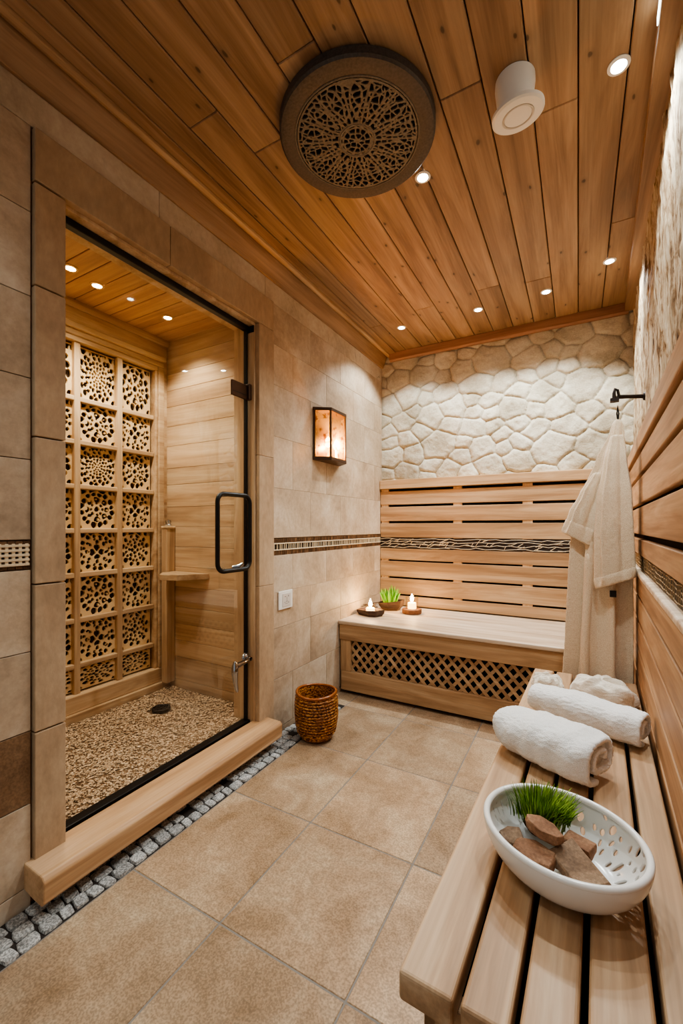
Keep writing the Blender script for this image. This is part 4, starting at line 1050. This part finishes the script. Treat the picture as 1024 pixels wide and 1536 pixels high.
t = thing('candle_slab', 'small round brown wood slab on the end bench under the glass candle', 'slab', (-1.03, 2.862, BT)); O = (-1.03, 2.862, BT)
g = MB(); g.lathe([(0, 0), (.064, 0), (.070, .006), (.070, .03), (.066, .034), (0, .034)], O, 12, sy=.95); g.build('slab', M['slab'], t, O, bevel=.003)
glow_candle('glass_candle', 'lit candle in a clear glass cup on the round wood slab', (-1.03, 2.862, BT+.0345), .030, .042, .085, .045)
# succulent bowl
pc = (-1.215, 2.90, BT)
t = thing('succulent_bowl', 'dark angular wooden bowl holding the green succulent', 'bowl', pc); O = pc
out_ = [(-.09, -.01), (-.06, .06), (.04, .075), (.105, .03), (.09, -.035), (.0, -.065), (-.07, -.05)]
R_ = Matrix.Rotation(math.radians(8), 4, 'Z')
def dr2(s, z, dz=0): return [tuple(Vector(O)+R_ @ Vector((x*s, y*s, z+dz*x))) for x, y in out_]
g = MB(); g.loft([dr2(.62, 0), dr2(.9, .03), dr2(1., .065, .12), dr2(.93, .065, .12), dr2(.72, .03), dr2(.4, .025)], True, True); g.build('bowl', M['darkwood'], t, O, bevel=.003)
t = thing('succulent', 'bright green spiky succulent in the dark wooden bowl', 'plant', (pc[0], pc[1], BT+.033)); O = (pc[0], pc[1], BT+.033)
g = MB(); rr = random.Random(9)
for k in range(110):
    a = rr.random()*6.283; q = rr.random()**.6; x, y = pc[0]+.03*q*math.cos(a), pc[1]+.025*q*math.sin(a); h = rr.uniform(.09, .15)*(1-.2*q); lean = .1+.5*q
    d = Vector((math.cos(a)*lean, math.sin(a)*lean, 1)).normalized(); p0 = Vector((x, y, BT+.03))
    g.tube([p0, p0+d*h*.35, p0+d*h*.7+Vector((0, 0, .004)), p0+d*h+Vector((0, 0, .01))], [.004, .0068, .0055, .001], 6)
g.build('leaves', M['succ'], t, O, smooth=True)
g = MB(); g.lathe([(0, 0), (.038, 0), (.04, .012), (0, .022)], O, 18); g.build('soil', flat('pale_pebble_soil', S(190, 150, 90), .9, .1, nscale=120, namt=.6), t, O, smooth=True)
# dark twig bundle behind the dish
t = thing('twig_bundle', 'dark thin twigs lying behind the candle dish against the tiled wall', 'twigs', (-1.33, 2.80, BT)); O = (-1.33, 2.80, BT)
for k, (a, b, r) in enumerate((((-1.372, 2.745, .035), (-1.288, 2.865, .055), .005), ((-1.365, 2.76, .05), (-1.295, 2.84, .022), .004), ((-1.37, 2.74, .022), (-1.30, 2.87, .018), .006))):
    g = MB(); g.tube([(a[0], a[1], BT+a[2]), ((a[0]+b[0])/2, (a[1]+b[1])/2+.01, BT+(a[2]+b[2])/2+.004), (b[0], b[1], BT+b[2])], [r*.6, r, r*.6], 7); g.build('twig', M['darkwood'], t, O, smooth=True)
g = MB(); g.lathe([(0, 0), (.03, 0), (.034, .012), (.02, .02), (0, .02)], O, 9); g.build('binding', M['darkwood'], t, O)

# ================================================================== BASKET
bc = (-1.190, 1.858, .0125)
t = thing('waste_basket', 'round brown speckled woven basket on the floor beside the threshold', 'basket', bc)
r0 = .104
pf = [(0, 0), (r0*.80, 0), (r0*.86, .010), (r0*.98, .06), (r0*1.04, .12), (r0*1.03, .17), (r0*1.0, .205), (r0*1.01, .222), (r0*.985, .228), (r0*.93, .222), (r0*.93, .20), (r0*.95, .12), (r0*.85, .03), (0, .02)]
g = MB(); g.lathe(pf, bc, 56)
g.v = [(x, y, z+(.0035*mnoise.noise(Vector((x*30, y*30, z*8))) if z > .05 else 0)) for x, y, z in g.v]
g.build('wall', M['cork'], t, bc, smooth=True, sharp=70)
g = MB()
for z in np.arange(.03, .205, .0145):
    rr_ = np.interp(z, [.01, .06, .12, .17, .205], [r0*.86, r0*.98, r0*1.04, r0*1.03, r0])
    g.tube([(bc[0]+(rr_+.001+.0012*math.sin(q*PI/24*14+(z*500)))*math.cos(q*PI/24), bc[1]+(rr_+.001+.0012*math.sin(q*PI/24*14+(z*500)))*math.sin(q*PI/24), bc[2]+z) for q in range(48)], .0062, 6, closed=True)
g.build('weave', M['cork'], t, bc, smooth=True, sharp=80)
g = MB(); g.tube([(bc[0]+r0*.98*math.cos(q*PI/28), bc[1]+r0*.98*math.sin(q*PI/28), bc[2]+.226+.003*math.sin(q*PI/14+1)) for q in range(56)], .0075, 10, closed=True)
g.build('rim', flat('glossy_rattan_rim', S(140, 78, 30), .25, .5, nscale=60, namt=.5), t, bc, smooth=True, sharp=80)

# ================================================================== LIGHTS
def spot(x, y, z, e, col, ang=95, blend=.55, r=.03, tx=0, ty=0):
    o = light('downlight_or_fill_spot', 'SPOT', (x, y, z), e, col, spot_size=math.radians(ang), spot_blend=blend, shadow_soft_size=r)
    o.rotation_euler = Vector((tx, ty, -1)).to_track_quat('-Z', 'Y').to_euler(); return o
WARM = (1, .83, .62)
EN = [40, 26, 34, 40, 40, 32]
for (x, y), e in zip(LP, EN): spot(x, y, ZC-.012, e, (1, .95, .88), 120, .42)
for x, y in SP: spot(x, y, SZ-.012, 22, (1, .83, .62), 116, .55)
light('lantern_glow', 'POINT', (XL+.05, 2.275, 1.60), 15, (1, .52, .17), shadow_soft_size=.02)
# unseen fill spots added behind the viewpoint to brighten the near end
for x, y in ((-.9, .1), (-.25, -.1)): spot(x, y, ZC-.012, 14, (1, .95, .88), 125, .8, .05)
w = bpy.data.worlds.new('world'); bpy.context.scene.world = w; w.use_nodes = True
bg = w.node_tree.nodes['Background']; bg.inputs[0].default_value = (1, .95, .88, 1); bg.inputs[1].default_value = .36

# ================================================================== CAMERA
cd = bpy.data.cameras.new('camera'); cam = bpy.data.objects.new('camera', cd); COL.objects.link(cam)
cam.location = (0, 0, 1.1); cam.rotation_euler = (PI/2, 0, math.atan(355/634))
cd.sensor_fit = 'HORIZONTAL'; cd.sensor_width = 36; cd.lens = 634/1024*36; cd.shift_y = 21/1024; cd.clip_start = .02
sc = bpy.context.scene; sc.camera = cam
sc.view_settings.view_transform = 'AgX'; sc.view_settings.look = 'AgX - Medium High Contrast'; sc.view_settings.exposure = 0.36
sc.view_settings.use_white_balance = True; sc.view_settings.white_balance_temperature = 5700; sc.view_settings.white_balance_tint = 0
sc.cycles.max_bounces = 8; sc.cycles.diffuse_bounces = 4; sc.cycles.transparent_max_bounces = 12; sc.cycles.sample_clamp_indirect = 4
sc.cycles.use_denoising = True
